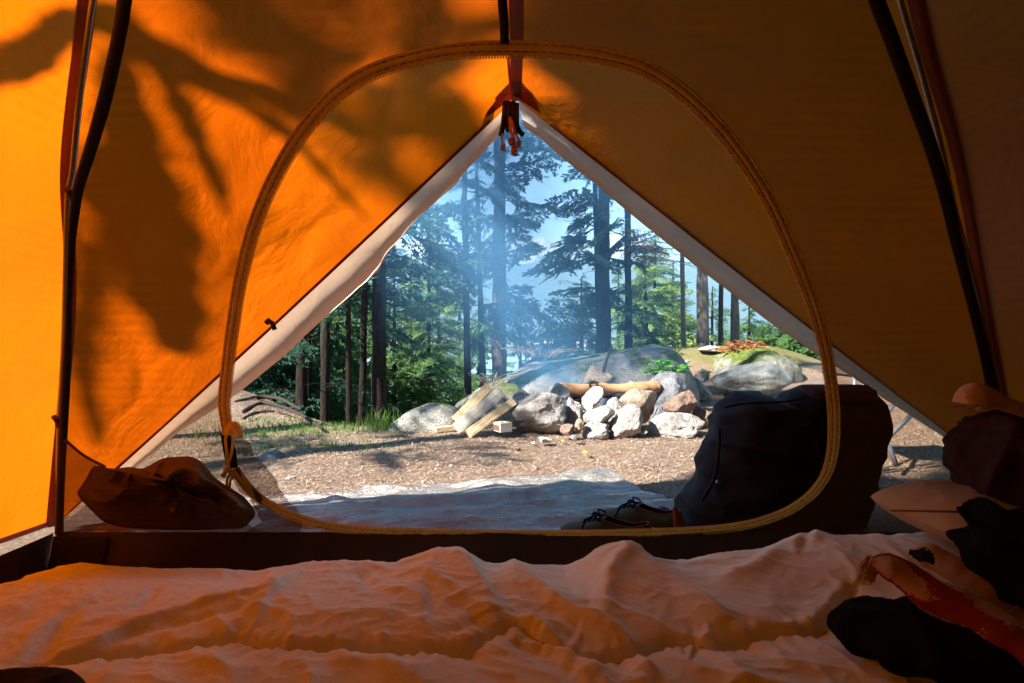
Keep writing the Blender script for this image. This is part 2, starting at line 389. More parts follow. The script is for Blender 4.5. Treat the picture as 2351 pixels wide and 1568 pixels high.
prof = np.clip(np.sin(np.clip((MY - 3900) / 2750, 0, 1) * np.pi / 2) ** 1.3, 0, 1) * np.where(MY > 6650, np.exp(-((MY - 6650) / 1500) ** 2), 1)
pz = xyz(MX, MY) / 900
nzz = fbm(pz, 6, 2.1, .52).reshape(MX.shape)
MZ = WZ - 5 + hpk * prof * (1 + .22 * nzz) + 35 * nzz * prof
obj('mountains', np.stack([MX, MY, MZ], -1).reshape(-1, 3), gridf(len(mx), len(my)), mountain_mat(), org=(0, 3800, WZ), kind='structure',
    label='hazy blue mountain range with bare rock summits across the water')
# a town on the far shore, one mass of tiny pale buildings
tb = []
for k in range(420):
    x = rng.uniform(-900, 1500); y = rng.uniform(2200, 2500)
    s = rng.uniform(10, 34, 2); h = rng.uniform(5, 13)
    tb.append(box((x, y, WZ + h / 2 + (y - 2200) * .04), (s[0], s[1], h), rng.uniform(0, 3)))
V, F = merge(tb)
obj('far_town', V, F, basic('town_walls', (.75, .70, .68), (.45, .3, .28), .02, .8), smooth=False, kind='stuff', label='pale mass of tiny buildings along the far shore', cat='town')
SHX = np.linspace(-9000, 9000, 60); shy = np.array([2150., 2200, 2500, 4300]); SX, SY = np.meshgrid(SHX, shy, indexing='ij')
SZ = WZ + np.array([-3, 1., 12, 60])[None, :] + 0 * SX
obj('far_shore', np.stack([SX, SY, SZ], -1).reshape(-1, 3), gridf(60, 4), basic('shore_woods', (.06, .09, .05), (.03, .05, .03), .01, 1), org=(0, 2150, WZ), kind='structure', label='low wooded far shore behind the water')

# ================================================================== ROCKS
bm = bmesh.new(); bmesh.ops.create_icosphere(bm, subdivisions=5, radius=1)
ICO = np.array([v.co[:] for v in bm.verts]); ICOF = np.array([[v.index for v in f.verts] for f in bm.faces]); bm.free()
bm = bmesh.new(); bmesh.ops.create_icosphere(bm, subdivisions=1, radius=1)
ICS = np.array([v.co[:] for v in bm.verts]); ICSF = [tuple(v.index for v in f.verts) for f in bm.faces]; bm.free()
def rockshape(seed, planes=12, k=13, tilt=0, rough=.07, el=(1, 1, 1)):
    r = np.random.default_rng(seed)
    n = nrm(r.normal(size=(planes, 3))); d = r.uniform(.62, 1.05, planes)
    q = np.maximum(0, ICO @ n.T) / d
    rad = (q ** k).sum(1) ** (-1 / k)
    rad = np.minimum(rad, 1.25)
    V = ICO * rad[:, None] * np.array(el)
    V = V + ICO * (fbm(ICO * 1.6 + seed * 3.1, 6, 2.2, .58) * rough * 1.4 - .05 * (1 - np.abs(pn(ICO * 2.6 + seed))) ** 8)[:, None]
    c, s = math.cos(tilt), math.sin(tilt)
    return V @ np.array([[c, 0, s], [0, 1, 0], [-s, 0, c]]).T
def rock(u0, u1, v0, v1, y, depth, mat, seed, label, sink=.0, name='stone', cat='stone', group=None, parent=None, **kw):
    V = rockshape(seed, **kw)
    lo, hi = V.min(0), V.max(0)
    a, b = P(u0, v1, y), P(u1, v0, y); a[2] -= sink
    size = np.array([b[0] - a[0], depth, b[2] - a[2]])
    V = (V - lo) / (hi - lo) * size + np.array([a[0], y - depth * .5, a[2]])
    return obj(name, V, ICOF, M[mat], label=label, cat=cat, group=group)
def zc(a): return 861 + a * .46387, 688.8      # (helper for reading the photograph)
def zr(x0, x1, y0, y1): return (861 + x0 * .46387, 861 + x1 * .46387, 688.8 + y0 * .46387, 688.8 + y1 * .46387)
G = 'stones piled around the campfire'
rock(*zr(622, 945, 452, 660), 3.86, .30, 'st_grey', 3, 'largest broad grey granite stone at the left front of the fire ring', group=G, rough=.07, planes=12, k=12, sink=.02)
rock(*zr(856, 968, 410, 528), 4.10, .20, 'st_white', 14, 'pale rounded stone under the left end of the peeled log', group=G, k=11)
rock(*zr(922, 1040, 480, 640), 4.0, .24, 'st_grey', 25, 'grey stone wedged between the broad left stone and the white oval one', group=G, k=13, sink=.03)
rock(*zr(1026, 1134, 428, 552), 4.02, .16, 'st_white', 36, 'upright cream stone standing like a tooth before the log', group=G, k=11, tilt=.6, el=(.7, 1, 1.3))
rock(*zr(1034, 1192, 516, 626), 3.78, .20, 'st_white', 47, 'whitest flat oval stone on top of the front block', group=G, k=11, tilt=-.15)
rock(*zr(1162, 1324, 515, 684), 3.74, .22, 'st_grey', 58, 'egg-shaped speckled grey stone leaning at the front right', group=G, k=11, tilt=.8, el=(.85, 1, 1.2), rough=.05, sink=.015)
rock(*zr(1008, 1166, 594, 694), 3.74, .22, 'st_grey', 69, 'low squared stone block beneath the white oval stone', group=G, k=14, planes=9, sink=.02)
rock(*zr(1194, 1402, 434, 580), 4.06, .26, 'st_tan', 80, 'smooth tan stone at the right end of the log', group=G, k=14, rough=.04, sink=.05)
rock(*zr(1278, 1598, 356, 580), 4.46, .40, 'st_blue', 93, 'tallest dark grey triangular boulder at the back right of the fire ring', group=G, k=14, tilt=.3, planes=9, sink=.10)
rock(*zr(1424, 1594, 448, 566), 4.05, .22, 'st_red', 103, 'reddish brown angular rock leaning on the tall dark boulder', group=G, k=18, planes=8, tilt=-.3, sink=.0)
rock(*zr(1316, 1640, 552, 670), 3.86, .28, 'st_grey', 117, 'long low dark slab at the right front of the fire ring', group=G, k=14, planes=9, tilt=.25, sink=.03)
rock(*zr(1556, 1664, 520, 615), 4.15, .20, 'st_red', 121, 'small brown stone at the far right of the fire ring', group=G, k=10, sink=.02)
rock(*zr(914, 992, 612, 670), 3.62, .08, 'st_red', 131, 'flat cracked terracotta-red stone on the dirt before the ring', group=G, k=13)
rock(*zr(988, 1038, 586, 662), 3.66, .08, 'st_tan', 143, 'narrow upright brown pebble beside the red cracked stone', group=G, tilt=.5)
rock(*zr(664, 775, 448, 500), 4.20, .18, 'st_blue', 151, 'low charcoal grey rock behind the broad left stone', group=G, sink=.06)
rock(*zr(1140, 1240, 478, 590), 3.95, .16, 'st_grey', 163, 'pale grey stone behind the egg-shaped one, below the log', group=G, k=14, sink=.04)
rock(*zr(1384, 1440, 530, 590), 4.0, .12, 'st_blue', 170, 'small shadowed stone between the tan stone and the reddish rock', group=G, sink=.04)
rock(*zr(598, 660, 570, 650), 3.95, .12, 'st_lichen', 171, 'small mossy grey stone behind the matchbox', group=G, sink=.02)
rock(*zr(1010, 1192, 320, 450), 4.75, .25, 'st_tan', 181, 'smoky triangular slab standing behind the log', group=G, k=20, planes=7, sink=.08)
rock(*zr(1245, 1310, 403, 440), 4.6, .14, 'st_white', 182, 'pale flat stone behind the right end of the log', group=G, sink=.05)
rock(*zr(808, 878, 675, 703), 3.44, .08, 'st_white', 191, 'bright white flat pebble on the dirt in front of the broad stone', cat='pebble', group='loose pebbles on the dirt', sink=.004)
rock(*zr(962, 1012, 666, 696), 3.50, .07, 'st_lichen', 201, 'pale grey flat pebble beneath the red cracked stone', cat='pebble', group='loose pebbles on the dirt')
rock(*zr(686, 722, 727, 746), 3.25, .05, 'st_red', 211, 'brown pebble alone on the dirt below the matchbox', cat='pebble', group='loose pebbles on the dirt')
rock(*zr(1315, 1350, 640, 668), 3.68, .06, 'st_tan', 212, 'small tan pebble at the foot of the egg-shaped stone', cat='pebble', group='loose pebbles on the dirt')
# boulders further off
rock(1638, 1816, 829, 912, 6.2, .62, 'st_lichen', 222, 'smooth grey lichened boulder below the mossy knoll', name='boulder', cat='boulder', k=6, planes=10, rough=.05, sink=.06, el=(1.3, 1, 1))
rock(1562, 1632, 864, 910, 5.6, .32, 'st_lichen', 233, 'small round grey boulder left of the big smooth one', name='boulder', cat='boulder', k=6, sink=.06)
rock(1600, 1628, 848, 868, 6.6, .2, 'st_grey', 234, 'little tan rock on the dirt path above the small round boulder', sink=.05)
rock(1598, 1662, 793, 809, 7.8, .34, 'st_white', 235, 'flat white stone lying on top of the dirt knoll', name='boulder', cat='stone', k=5)
rock(1568, 1585, 826, 836, 7.0, .1, 'st_white', 236, 'small white pebble halfway up the dirt path')
rock(590, 650, 1034, 1060, 3.05, .16, 'st_blue', 244, 'dark half-buried rock beside the grass left of the doorway', k=5, rough=.03, sink=.03)
rock(1700, 1716, 941, 960, 4.9, .08, 'st_grey', 245, 'small grey stone behind the backpack top')
rock(1560, 1612, 880, 900, 6.0, .3, 'st_moss2', 246, 'mossy stone tucked between the two grey boulders', sink=.05)

def longrock(us, vs, y, depth, mat, label, base=-.15, seed=0, amp=.05, steep=.5):
    n = 150; m = 70
    xs = (np.array(us) - UC) / FPX * y; hs = HCAM - (np.array(vs) - VH) / FPX * y
    t = np.linspace(xs[0], xs[-1], n); h = np.interp(t, xs, hs)
    h = np.convolve(np.pad(h, 5, mode='edge'), np.ones(11) / 11, 'valid')
    th = np.linspace(0, np.pi, m)
    c = np.sign(np.cos(th)) * np.abs(np.cos(th)) ** .8; s = np.abs(np.sin(th)) ** steep
    wd = np.sqrt(np.clip(1 - (np.linspace(-1, 1, n)) ** 6, .02, 1))
    X = t[:, None] + 0 * th[None]; Y = y - depth * c[None] * wd[:, None]; Z = base + (h - base)[:, None] * s[None]
    V = np.stack([X, Y, Z], -1).reshape(-1, 3)
    nv = nrm(np.stack([0 * X, -c[None] * np.ones((n, 1)), s[None] * np.ones((n, 1))], -1).reshape(-1, 3))
    V = V + nv * (fbm(V * 1.5 + seed, 6, 2.1, .5) * amp)[:, None]
    return obj('boulder', V, gridf(n, m), M[mat], label=label, cat='boulder')
longrock([1045, 1075, 1110, 1160, 1200, 1260, 1330, 1400, 1460, 1510, 1545, 1572, 1592], [945, 908, 890, 868, 848, 830, 815, 805, 797, 796, 812, 850, 900],
         5.7, .75, 'st_moss', 'long sloping granite outcrop with mossy crown behind the campfire', seed=5, amp=.05)
longrock([1040, 1060, 1080, 1110, 1150, 1185, 1215], [935, 912, 896, 882, 876, 882, 905], 4.75, .3, 'st_moss2', 'low yellow-green mossy rock right behind the split firewood', seed=9, amp=.04)
longrock([884, 905, 940, 985, 1020, 1050, 1075], [1000, 965, 936, 921, 924, 940, 985], 4.15, .28, 'st_moss', 'flat brown-green rock left of the split firewood', seed=12, amp=.03)
longrock([1618, 1640, 1668, 1710, 1750, 1780, 1800, 1818], [865, 835, 812, 800, 800, 812, 832, 862], 7.3, .6, 'st_moss2', 'moss-topped boulder at the right end of the dirt knoll', seed=21, amp=.07, steep=.4)
longrock([1905, 1925, 1960, 2010, 2060], [868, 848, 843, 846, 866], 8.6, .5, 'st_lichen', 'pale flat boulder seen through the netting above the backpack', seed=33, amp=.04)
# loose gravel, as stuff
V, F = [], []; n0 = 0
NG = 2600
gxx = rng.uniform(-2.6, 2.6, NG); gyy = 2.2 + rng.beta(1.2, 1.6, NG) * 3.2
gz = terrain(gxx, gyy); gs = rng.gamma(2.2, .0022, NG) + .0018
off = ICS[None] * (gs[:, None, None] * rng.uniform(.6, 1.3, (NG, 1, 3)) * rng.uniform(.8, 1.2, (NG, 12, 1)))
off[:, :, 2] *= .6
Vg = (off + np.stack([gxx, gyy, gz], 1)[:, None]).reshape(-1, 3)
Fg = (np.array(ICSF)[None] + (np.arange(NG) * 12)[:, None, None]).reshape(-1, 3)
obj('gravel', Vg, Fg, stone('gravel_stone', (.34, .29, .26), (.15, .12, .11), (.55, .50, .46)), org=(0, 2, 0), smooth=False, kind='stuff', label='loose pale gravel scattered over the dirt', cat='gravel')
# conifer needle litter
NN = 110000
nx = rng.uniform(-3.4, 3.6, NN); ny = 2.15 + rng.beta(1.05, 1.7, NN) * 5.2
nzv = terrain(nx, ny) + rng.uniform(.001, .009, NN)
an = rng.uniform(0, np.pi, NN); ln = rng.uniform(.005, .020, NN); wd = rng.uniform(.0005, .0012, NN) * (1 + ny * .12)
dx, dy = np.cos(an), np.sin(an); tl = rng.uniform(-.35, .35, NN)
c = np.stack([nx, ny, nzv], 1); d1 = np.stack([dx, dy, tl], 1) * ln[:, None]; d2 = np.stack([-dy, dx, 0 * dx], 1) * wd[:, None]
Vn = np.stack([c - d1 - d2, c + d1 - d2, c + d1 + d2, c - d1 + d2], 1).reshape(-1, 3)
obj('needle_litter', Vn, np.arange(NN * 4).reshape(-1, 4), [basic('litter_tan', (.38, .25, .16), (.26, .16, .10), 40, .9), basic('litter_dark', (.14, .075, .05), (.07, .04, .03), 40, .9), basic('litter_pale', (.50, .41, .33), None, 40, .9)],
    org=(0, 2, 0), smooth=False, midx=rng.choice(3, NN, p=[.5, .3, .2]), kind='stuff', label='rust-brown fallen needles and bark bits over the dirt', cat='needle litter')

NL = 2400
lx = rng.uniform(-3.2, 3.4, NL); ly = 2.3 + rng.beta(1.1, 1.5, NL) * 5; lz = terrain(lx, ly) + rng.uniform(.003, .012, NL); la = rng.uniform(0, 6.28, NL); ls = rng.uniform(.003, .009, NL)
c = np.stack([lx, ly, lz], 1); u_ = np.stack([np.cos(la), np.sin(la), rng.uniform(-.3, .3, NL)], 1) * ls[:, None]; v_ = np.stack([-np.sin(la), np.cos(la), rng.uniform(-.5, .5, NL)], 1) * ls[:, None] * rng.uniform(.3, .8, (NL, 1))
Vl = np.stack([c - u_, c - v_ * .9, c + u_ * 1.1, c + v_], 1).reshape(-1, 3)
obj('leaf_litter', Vl, np.arange(NL * 4).reshape(-1, 4), [M['leaf_red'], basic('bark_chip', (.20, .13, .09), (.09, .055, .04), 30, .9), basic('pale_chip', (.62, .52, .42), (.45, .36, .28), 30, .9), M['leaf_orange']], org=(0, 2, 0), smooth=False,
    midx=rng.choice(4, NL, p=[.28, .54, .10, .08]), kind='stuff', label='bark chips and dry leaf scraps strewn over the dirt', cat='leaf litter')

# ================================================================== FIREWOOD, LOG, MATCHBOX
def setgrain(o, axis, f=(95, 95, 5)):
    me = o.data; a = nrm(np.asarray(axis, float)); up = np.array([0, 0, 1.]); b = nrm(np.cross(a, up)); c = np.cross(a, b)
    co = np.zeros(len(me.vertices) * 3); me.vertices.foreach_get('co', co); co = co.reshape(-1, 3)
    g = np.stack([co @ b * f[0], co @ c * f[1], co @ a * f[2]], 1)
    at = me.attributes.new('grain', 'FLOAT_VECTOR', 'POINT'); at.data.foreach_set('vector', g.astype(np.float32).ravel())
def splitlog(p0, p1, sec, mat, label, name='split_log', rot=0, seed=0, cat='firewood', group='split firewood leaning on the stones'):
    p0, p1 = np.asarray(p0), np.asarray(p1); a = nrm(p1 - p0); b = nrm(np.cross(a, [0, -1., 0])); c = np.cross(a, b)
    sec = np.asarray(sec, float) * .84; k = len(sec)
    # refine section
    ss = np.concatenate([sec[i] + (sec[(i + 1) % k] - sec[i]) * np.linspace(0, 1, 7, endpoint=False)[:, None] for i in range(k)])
    m = len(ss); n = 44; L = np.linalg.norm(p1 - p0); V = []
    cr_, sr = math.cos(rot), math.sin(rot)
    for i in range(n):
        t = i / (n - 1)
        q = ss * (1 + .05 * math.sin(t * 3 + seed))
        q = np.stack([q[:, 0] * cr_ - q[:, 1] * sr, q[:, 0] * sr + q[:, 1] * cr_], 1)
        V.append(p0 + a * (t * L) + q[:, :1] * b + q[:, 1:] * c)
    V = np.array(V)
    nz = fbm(np.stack([np.repeat(np.arange(n)[:, None], m, 1).ravel() * .10, np.tile(np.arange(m), n) * .9, np.full(n * m, seed * 7.)], 1), 3)
    V = V + (V - V.mean(1, keepdims=True)) * (nz.reshape(n, m, 1) * .05)
    V = V.reshape(-1, 3)
    F = [(i * m + j, i * m + (j + 1) % m, (i + 1) * m + (j + 1) % m, (i + 1) * m + j) for i in range(n - 1) for j in range(m)]
    F += [tuple(range(m))[::-1], tuple((n - 1) * m + j for j in range(m))]
    o = obj(name, V, F, M[mat], smooth=False, label=label, cat=cat, group=group); setgrain(o, a); return o
splitlog(P(1046, 984, 3.78), P(1150, 899, 3.92), [(-.045, -.03), (.045, -.035), (.05, .02), (-.03, .035)], 'woodgrey', 'grey weathered split log on top of the leaning firewood', seed=1)
splitlog(P(1074, 996, 3.60), P(1178, 922, 3.80), [(-.036, -.03), (.03, -.035), (.040, .028), (-.03, .03)], 'wood', 'fresh yellow split log in front with its square end to the ground', seed=2)
splitlog(P(1046, 968, 3.95), P(1124, 888, 4.02), [(-.05, -.02), (.03, -.03), (.04, .03), (-.04, .02)], 'wood', 'brown-barked split log behind the leaning firewood', seed=3)
splitlog(P(1000, 987, 3.80), P(1044, 981, 3.86), [(-.018, -.02), (.018, -.02), (.02, .015), (-.018, .018)], 'wood', 'short split stick lying flat at the foot of the firewood', seed=4)
# peeled log over the fire
pl = arc([P(1285, 893, 4.28), P(1340, 897, 4.30), P(1400, 894, 4.32), P(1462, 892, 4.34), P(1510, 888, 4.40)], 60)
rad = .045 + .006 * np.sin(np.linspace(0, 9, 60)) + .012 * np.exp(-((np.linspace(0, 1, 60) - .42) / .06) ** 2)
V, F = tube(pl, rad, 20); V = V + nrm(V - np.repeat(pl, 20, 0)[:len(V)]) * (fbm(V * 14, 3) * .006)[:, None] if len(V) == 1200 else V
lg = thing('peeled_log', P(1400, 915, 4.3), 'smooth orange-tan peeled log lying across the fire ring', 'log')
o = obj('log_body', V, F, M['peeled'], lg); setgrain(o, (1, 0, 0), (25, 25, 5))
kn = P(1362, 886, 4.27)
th = np.linspace(.3, 6.6, 24); kp = kn + np.stack([.028 * np.cos(th), -.02 + 0 * th, .022 * np.sin(th) + .012], 1)
V, F = tube(kp, .010, 8); o = obj('knot', V, F, M['peeled'], lg); setgrain(o, (1, 0, 0))
for (a, b, r, lb) in ((P(1300, 910, 4.36), P(1440, 908, 4.30), .030, 'charred black stick glowing white with ash under the peeled log'),
                      (P(1320, 925, 4.25), P(1420, 900, 4.5), .022, 'thin burnt stick crossing in the fire bed')):
    q = arc([a, (a + b) / 2 + [0, .02, .01], b], 20); V, F = tube(q, r + .004 * np.sin(np.arange(20)), 10)
    obj('charred_stick', V, F, M['char'], label=lb, cat='stick', group='burnt wood in the fire')
ab = []
for k in range(60):
    x = rng.normal(.62, .16); y = rng.normal(4.27, .1); s = rng.uniform(.01, .035)
    ab.append((ICS * [s, s, s * .5] * rng.uniform(.7, 1.3, (12, 1)) + [x, y, .03 + rng.uniform(0, .10)], ICSF))
V, F = merge(ab); obj('ash_bed', V, F, M['ash'], smooth=False, kind='stuff', label='white ash and embers in the middle of the fire ring', cat='ash')
q = arc([P(1385, 855, 4.7), P(1392, 828, 4.72), P(1398, 812, 4.74), P(1405, 795, 4.76)], 14); V, F = tube(q, np.linspace(.016, .008, 14), 7)
obj('poking_stick', V, F, M['char'], label='thin dark stick standing up in the smoke behind the fire', cat='stick')
# matchbox
mb = thing('matchbox', P(1153, 992, 3.62), 'small white cardboard matchbox with a red mark on its lid', 'matchbox')
cx, cy, czz = P(1153, 986, 3.66); W_, D_, H_ = .084, .10, .052; rz = .55
z0 = P(1153, 993, 3.60)[2]
obj('box_body', *box((cx, cy, z0 + H_ / 2 - .002), (W_, D_, H_ - .004), rz), M['white'], mb, smooth=False)
obj('lid', *box((cx, cy, z0 + H_), (W_ + .004, D_ + .004, .010), rz), M['creamcard'], mb, smooth=False)
def rr(x, y): return (cx + x * math.cos(rz) - y * math.sin(rz), cy + x * math.sin(rz) + y * math.cos(rz))
pm = [rr(-.012, .0), rr(.004, .018), rr(.016, .0), rr(.006, .004), rr(.002, -.012)]
obj('printed_mark', [(x, y, z0 + H_ + .0062) for x, y in pm], [(0, 4, 3, 2, 1)], M['redprint'], mb, smooth=False)
bx_ = [rr(-W_ / 2 - .0015, -D_ / 2 + .01), rr(-W_ / 2 - .0015, D_ / 2 - .01)]
obj('striker_strip', [(bx_[0][0], bx_[0][1], z0 + .006), (bx_[1][0], bx_[1][1], z0 + .006), (bx_[1][0], bx_[1][1], z0 + H_ - .010), (bx_[0][0], bx_[0][1], z0 + H_ - .010)], [(0, 1, 2, 3)], M['brownprint'], mb, smooth=False)

# ================================================================== TREES
def make_spray(seed, ntw=30, nn=17, sparse=1., nl=(.035, .07), nw=(.24, .40)):
    r = np.random.default_rng(seed); T = []; Wd = []
    ax = np.linspace(0, 1, 9); ay = .06 * np.sin(ax * 4 + seed); az = -.22 * ax ** 1.7 + .05 * ax
    def axp(t): return np.array([t, np.interp(t, ax, ay), np.interp(t, ax, az)])
    def sliver(a, b, w, lst):
        d = b - a; s = np.cross(d, [0, 0, 1.]); s = s / (np.linalg.norm(s) + 1e-9) * w
        lst += [a - s, a + s, b]
        s2 = np.array([0, 0, w]); lst += [a - s2, a + s2, b]
    for i in range(8): sliver(axp(ax[i]), axp(min(1, ax[i + 1] + .12)), .010 * (1.1 - ax[i]), Wd)
    def needles(p, q, cnt):
        for j in range(cnt):
            if r.random() > sparse: continue
            t = (j + r.random()) / cnt; o = p + (q - p) * t; d = nrm(q - p)
            side = nrm(np.cross(d, [0, 0, 1.]) * (1 if j % 2 else -1) * r.uniform(.6, 1) + d * r.uniform(.4, 1.) + np.array([0, 0, r.uniform(-.55, .15)]))
            ln = r.uniform(*nl); w = ln * r.uniform(*nw)
            s = nrm(np.cross(side, r.normal(size=3))) * w
            T.extend([o - s, o + s, o + side * ln])
    for k in range(ntw):
        t = .14 + .86 * (k + r.random() * .6) / ntw; p = axp(t); sg = 1 if k % 2 else -1
        L = (.42 * (1 - t) ** .75 + .07) * r.uniform(.65, 1.2); an = R(r.uniform(38, 62))
        d = np.array([math.cos(an), sg * math.sin(an), r.uniform(-.45, -.05)])
        q = p + d * L; sliver(p, q, .0035, Wd); needles(p, q, int(nn * (.4 + L * 3.0)))
        for s in range(int(L * 12)):
            tt = r.uniform(.25, .9); pp = p + (q - p) * tt; a2 = an * sg + R(r.choice([-1, 1]) * r.uniform(25, 50))
            dd = np.array([math.cos(a2), math.sin(a2), r.uniform(-.7, -.1)]); qq = pp + dd * L * .33 * r.uniform(.6, 1.2)
            needles(pp, qq, int(nn * .5))
    return np.array(T).reshape(-1, 3, 3), np.array(Wd).reshape(-1, 3, 3)
SPR = [make_spray(s, 32, 26, .9, (.024, .046), (.22, .36)) for s in range(6)]; SPB = [make_spray(s + 60, 26, 22, .8, (.022, .044), (.24, .4)) for s in range(5)]; SPM = [make_spray(s + 70, 26, 14, 1., (.05, .08), (.4, .55)) for s in range(3)]; SPD = [make_spray(s + 80, 22, 12, 1., (.09, .14), (.5, .7)) for s in range(3)]; SPT = [make_spray(s + 20, 20, 9, .55) for s in range(4)]; DEAD = [make_spray(s + 40, 16, 5, .05) for s in range(3)]
def crown(r, base, z0, z1, n, Lmax, Lmin=.3, bias=None, set_=None, pow_=.8, pitch=(-.25, .25), z_taper=None):
    A, B = [], []
    for i in range(n):
        f = (i + r.random()) / n; z = z0 + (z1 - z0) * f
        hh = (z - z0) / ((z_taper or z1) - z0)
        L = (Lmin + (Lmax - Lmin) * max(0, 1 - hh) ** pow_) * r.uniform(.65, 1.15)
        t, w = (set_ or SPR)[r.integers(len(set_ or SPR))]
        az = r.uniform(0, 2 * np.pi) if bias is None else bias + r.normal() * 1.0
        pt = r.uniform(*pitch) + .25 * f; ro = r.normal() * .5
        cz, sz = math.cos(az), math.sin(az); cp, sp = math.cos(pt), math.sin(pt); c3, s3 = math.cos(ro), math.sin(ro)
        Rm = np.array([[cz, -sz, 0], [sz, cz, 0], [0, 0, 1]]) @ np.array([[cp, 0, -sp], [0, 1, 0], [sp, 0, cp]]) @ np.array([[1, 0, 0], [0, c3, -s3], [0, s3, c3]])
        o = base(z)
        A.append((t.reshape(-1, 3) * L) @ Rm.T + o); B.append((w.reshape(-1, 3) * L) @ Rm.T + o)
    return np.concatenate(A), np.concatenate(B)
def tree(u, y, wpx, label, lean=0., H=11., c0=.8, n=60, Lmax=1.5, needles='nd_dark', bark='bark_dark', name='conifer_tree', cat='tree', bend=0., dead=5, zt=None, set_=None,
         group='trees around the campsite', seed=0, crown_top=None, Lmin=.35, x=None, bz=None, pow_=.8, pitch=(-.45, .25), lit=False):
    r = np.random.default_rng(seed + int(u) * 7)
    bx_ = (u - UC) / FPX * y if x is None else x; z0 = tz(bx_, y) - .25 if bz is None else bz
    r0 = wpx / 2 / FPX * y; top = z0 + H
    def base(z): 
        f = (z - z0) / H
        return np.array([bx_ + lean * (z - z0) + bend * math.sin(f * 5.), y + .02 * math.sin(z * 1.3 + u), z])
    zs = np.linspace(z0, top, 46); path = np.array([base(z) for z in zs]); f = (zs - z0) / H
    rad = r0 * (1 - .85 * f ** 1.1) * (1 + .55 * np.exp(-f * H / .22)) 
    V, F = tube(path, rad, 14); k = len(path) * 14
    V = V + np.pad(nrm(V[:k] - np.repeat(path, 14, 0)) * (fbm(V[:k] * [9, 9, 2.5], 3) * r0 * .22)[:, None], ((0, len(V) - k), (0, 0)))
    t = thing(name, (bx_, y, z0), label, cat, group)
    obj('trunk', V, F, M[bark], t)
    A, B = crown(r, base, max(z0 + .3, c0), crown_top or top, n if name == 'fir_tree' else int(n * .78), Lmax, Lmin, set_=set_, pow_=pow_, pitch=pitch)
    parts = [A]; wparts = [B]
    if dead:
        A2, B2 = crown(r, base, max(z0 + .4, c0 - 1.2), c0 + 2.5, dead, Lmax * .7, .3, set_=DEAD, pitch=(-.15, .3)); parts.append(A2); wparts.append(B2)
    A = np.concatenate(parts); B = np.concatenate(wparts)
    V = np.concatenate([A, B]); Fz = np.arange(len(V)).reshape(-1, 3)
    obj('crown', V, Fz, [M[needles], M['bark_dark']], t, smooth=False, midx=np.r_[np.zeros(len(A) // 3), np.ones(len(B) // 3)])
    return t
# named trunks seen through the doorway
tree(692, 8.6, 26, 'thick dark double-looking trunk, leftmost seen under the white flap', n=42, Lmax=1.6, c0=0.2, seed=1)
tree(709, 9.0, 15, 'slim dark trunk pressed against the leftmost thick trunk', n=26, Lmax=1.3, c0=.4, seed=2)
tree(747, 7.6, 22, 'dark straight trunk between the leftmost pair and the twin thin stems', n=40, Lmax=1.3, c0=.8, seed=3)
tree(801, 6.6, 13, 'thin dark straight stem touching the crooked one beside it', n=22, Lmax=1., c0=1.0, seed=4)
tree(826, 6.9, 17, 'crooked bent dark stem left of the thick foreground trunk', n=24, Lmax=1., c0=1., bend=.05, seed=5, lean=.012)
tree(869, 6.8, 36, 'thick dark trunk standing left of the flat mossy rock', n=46, Lmax=1.5, c0=1.15, seed=6, lean=.003)
tree(1078, 8.2, 18, 'slender leaning trunk left of the thinner one beside the big smoky trunk', n=34, Lmax=1.1, c0=.6, lean=-.017, seed=7, needles='nd_mid')
tree(1116, 8.5, 15, 'thinnest leaning trunk just left of the big smoky trunk', n=26, Lmax=1., c0=.9, lean=-.030, seed=8)
tree(1147, 8.3, 37, 'biggest smoke-veiled trunk in the middle of the doorway', n=92, Lmax=1.15, c0=.9, seed=9, lean=-.001, bark='bark_mid')
tree(1390, 9.2, 30, 'tall dark trunk behind the long mossy outcrop', n=90, Lmax=1.32, c0=.7, lean=-.012, seed=10, H=12)
tree(1378, 9.35, 15, 'slim second stem leaning along the tall trunk behind the outcrop', n=34, Lmax=.9, c0=1.9, lean=-.028, seed=11)
tree(1443, 9.6, 17, 'straight slim dark trunk right of the tall pair behind the outcrop', n=34, Lmax=1.1, c0=.8, lean=-.006, seed=12)
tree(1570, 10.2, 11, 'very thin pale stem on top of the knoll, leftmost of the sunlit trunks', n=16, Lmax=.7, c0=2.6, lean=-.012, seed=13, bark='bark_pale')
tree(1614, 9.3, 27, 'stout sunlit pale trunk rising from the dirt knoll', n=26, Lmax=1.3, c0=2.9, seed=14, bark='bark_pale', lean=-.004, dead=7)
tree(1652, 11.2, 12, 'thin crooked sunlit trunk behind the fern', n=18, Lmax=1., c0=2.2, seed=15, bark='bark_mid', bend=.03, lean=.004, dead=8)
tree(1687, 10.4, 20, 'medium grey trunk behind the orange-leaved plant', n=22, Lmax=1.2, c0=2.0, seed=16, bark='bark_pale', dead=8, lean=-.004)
# dead branch
r = np.random.default_rng(77)
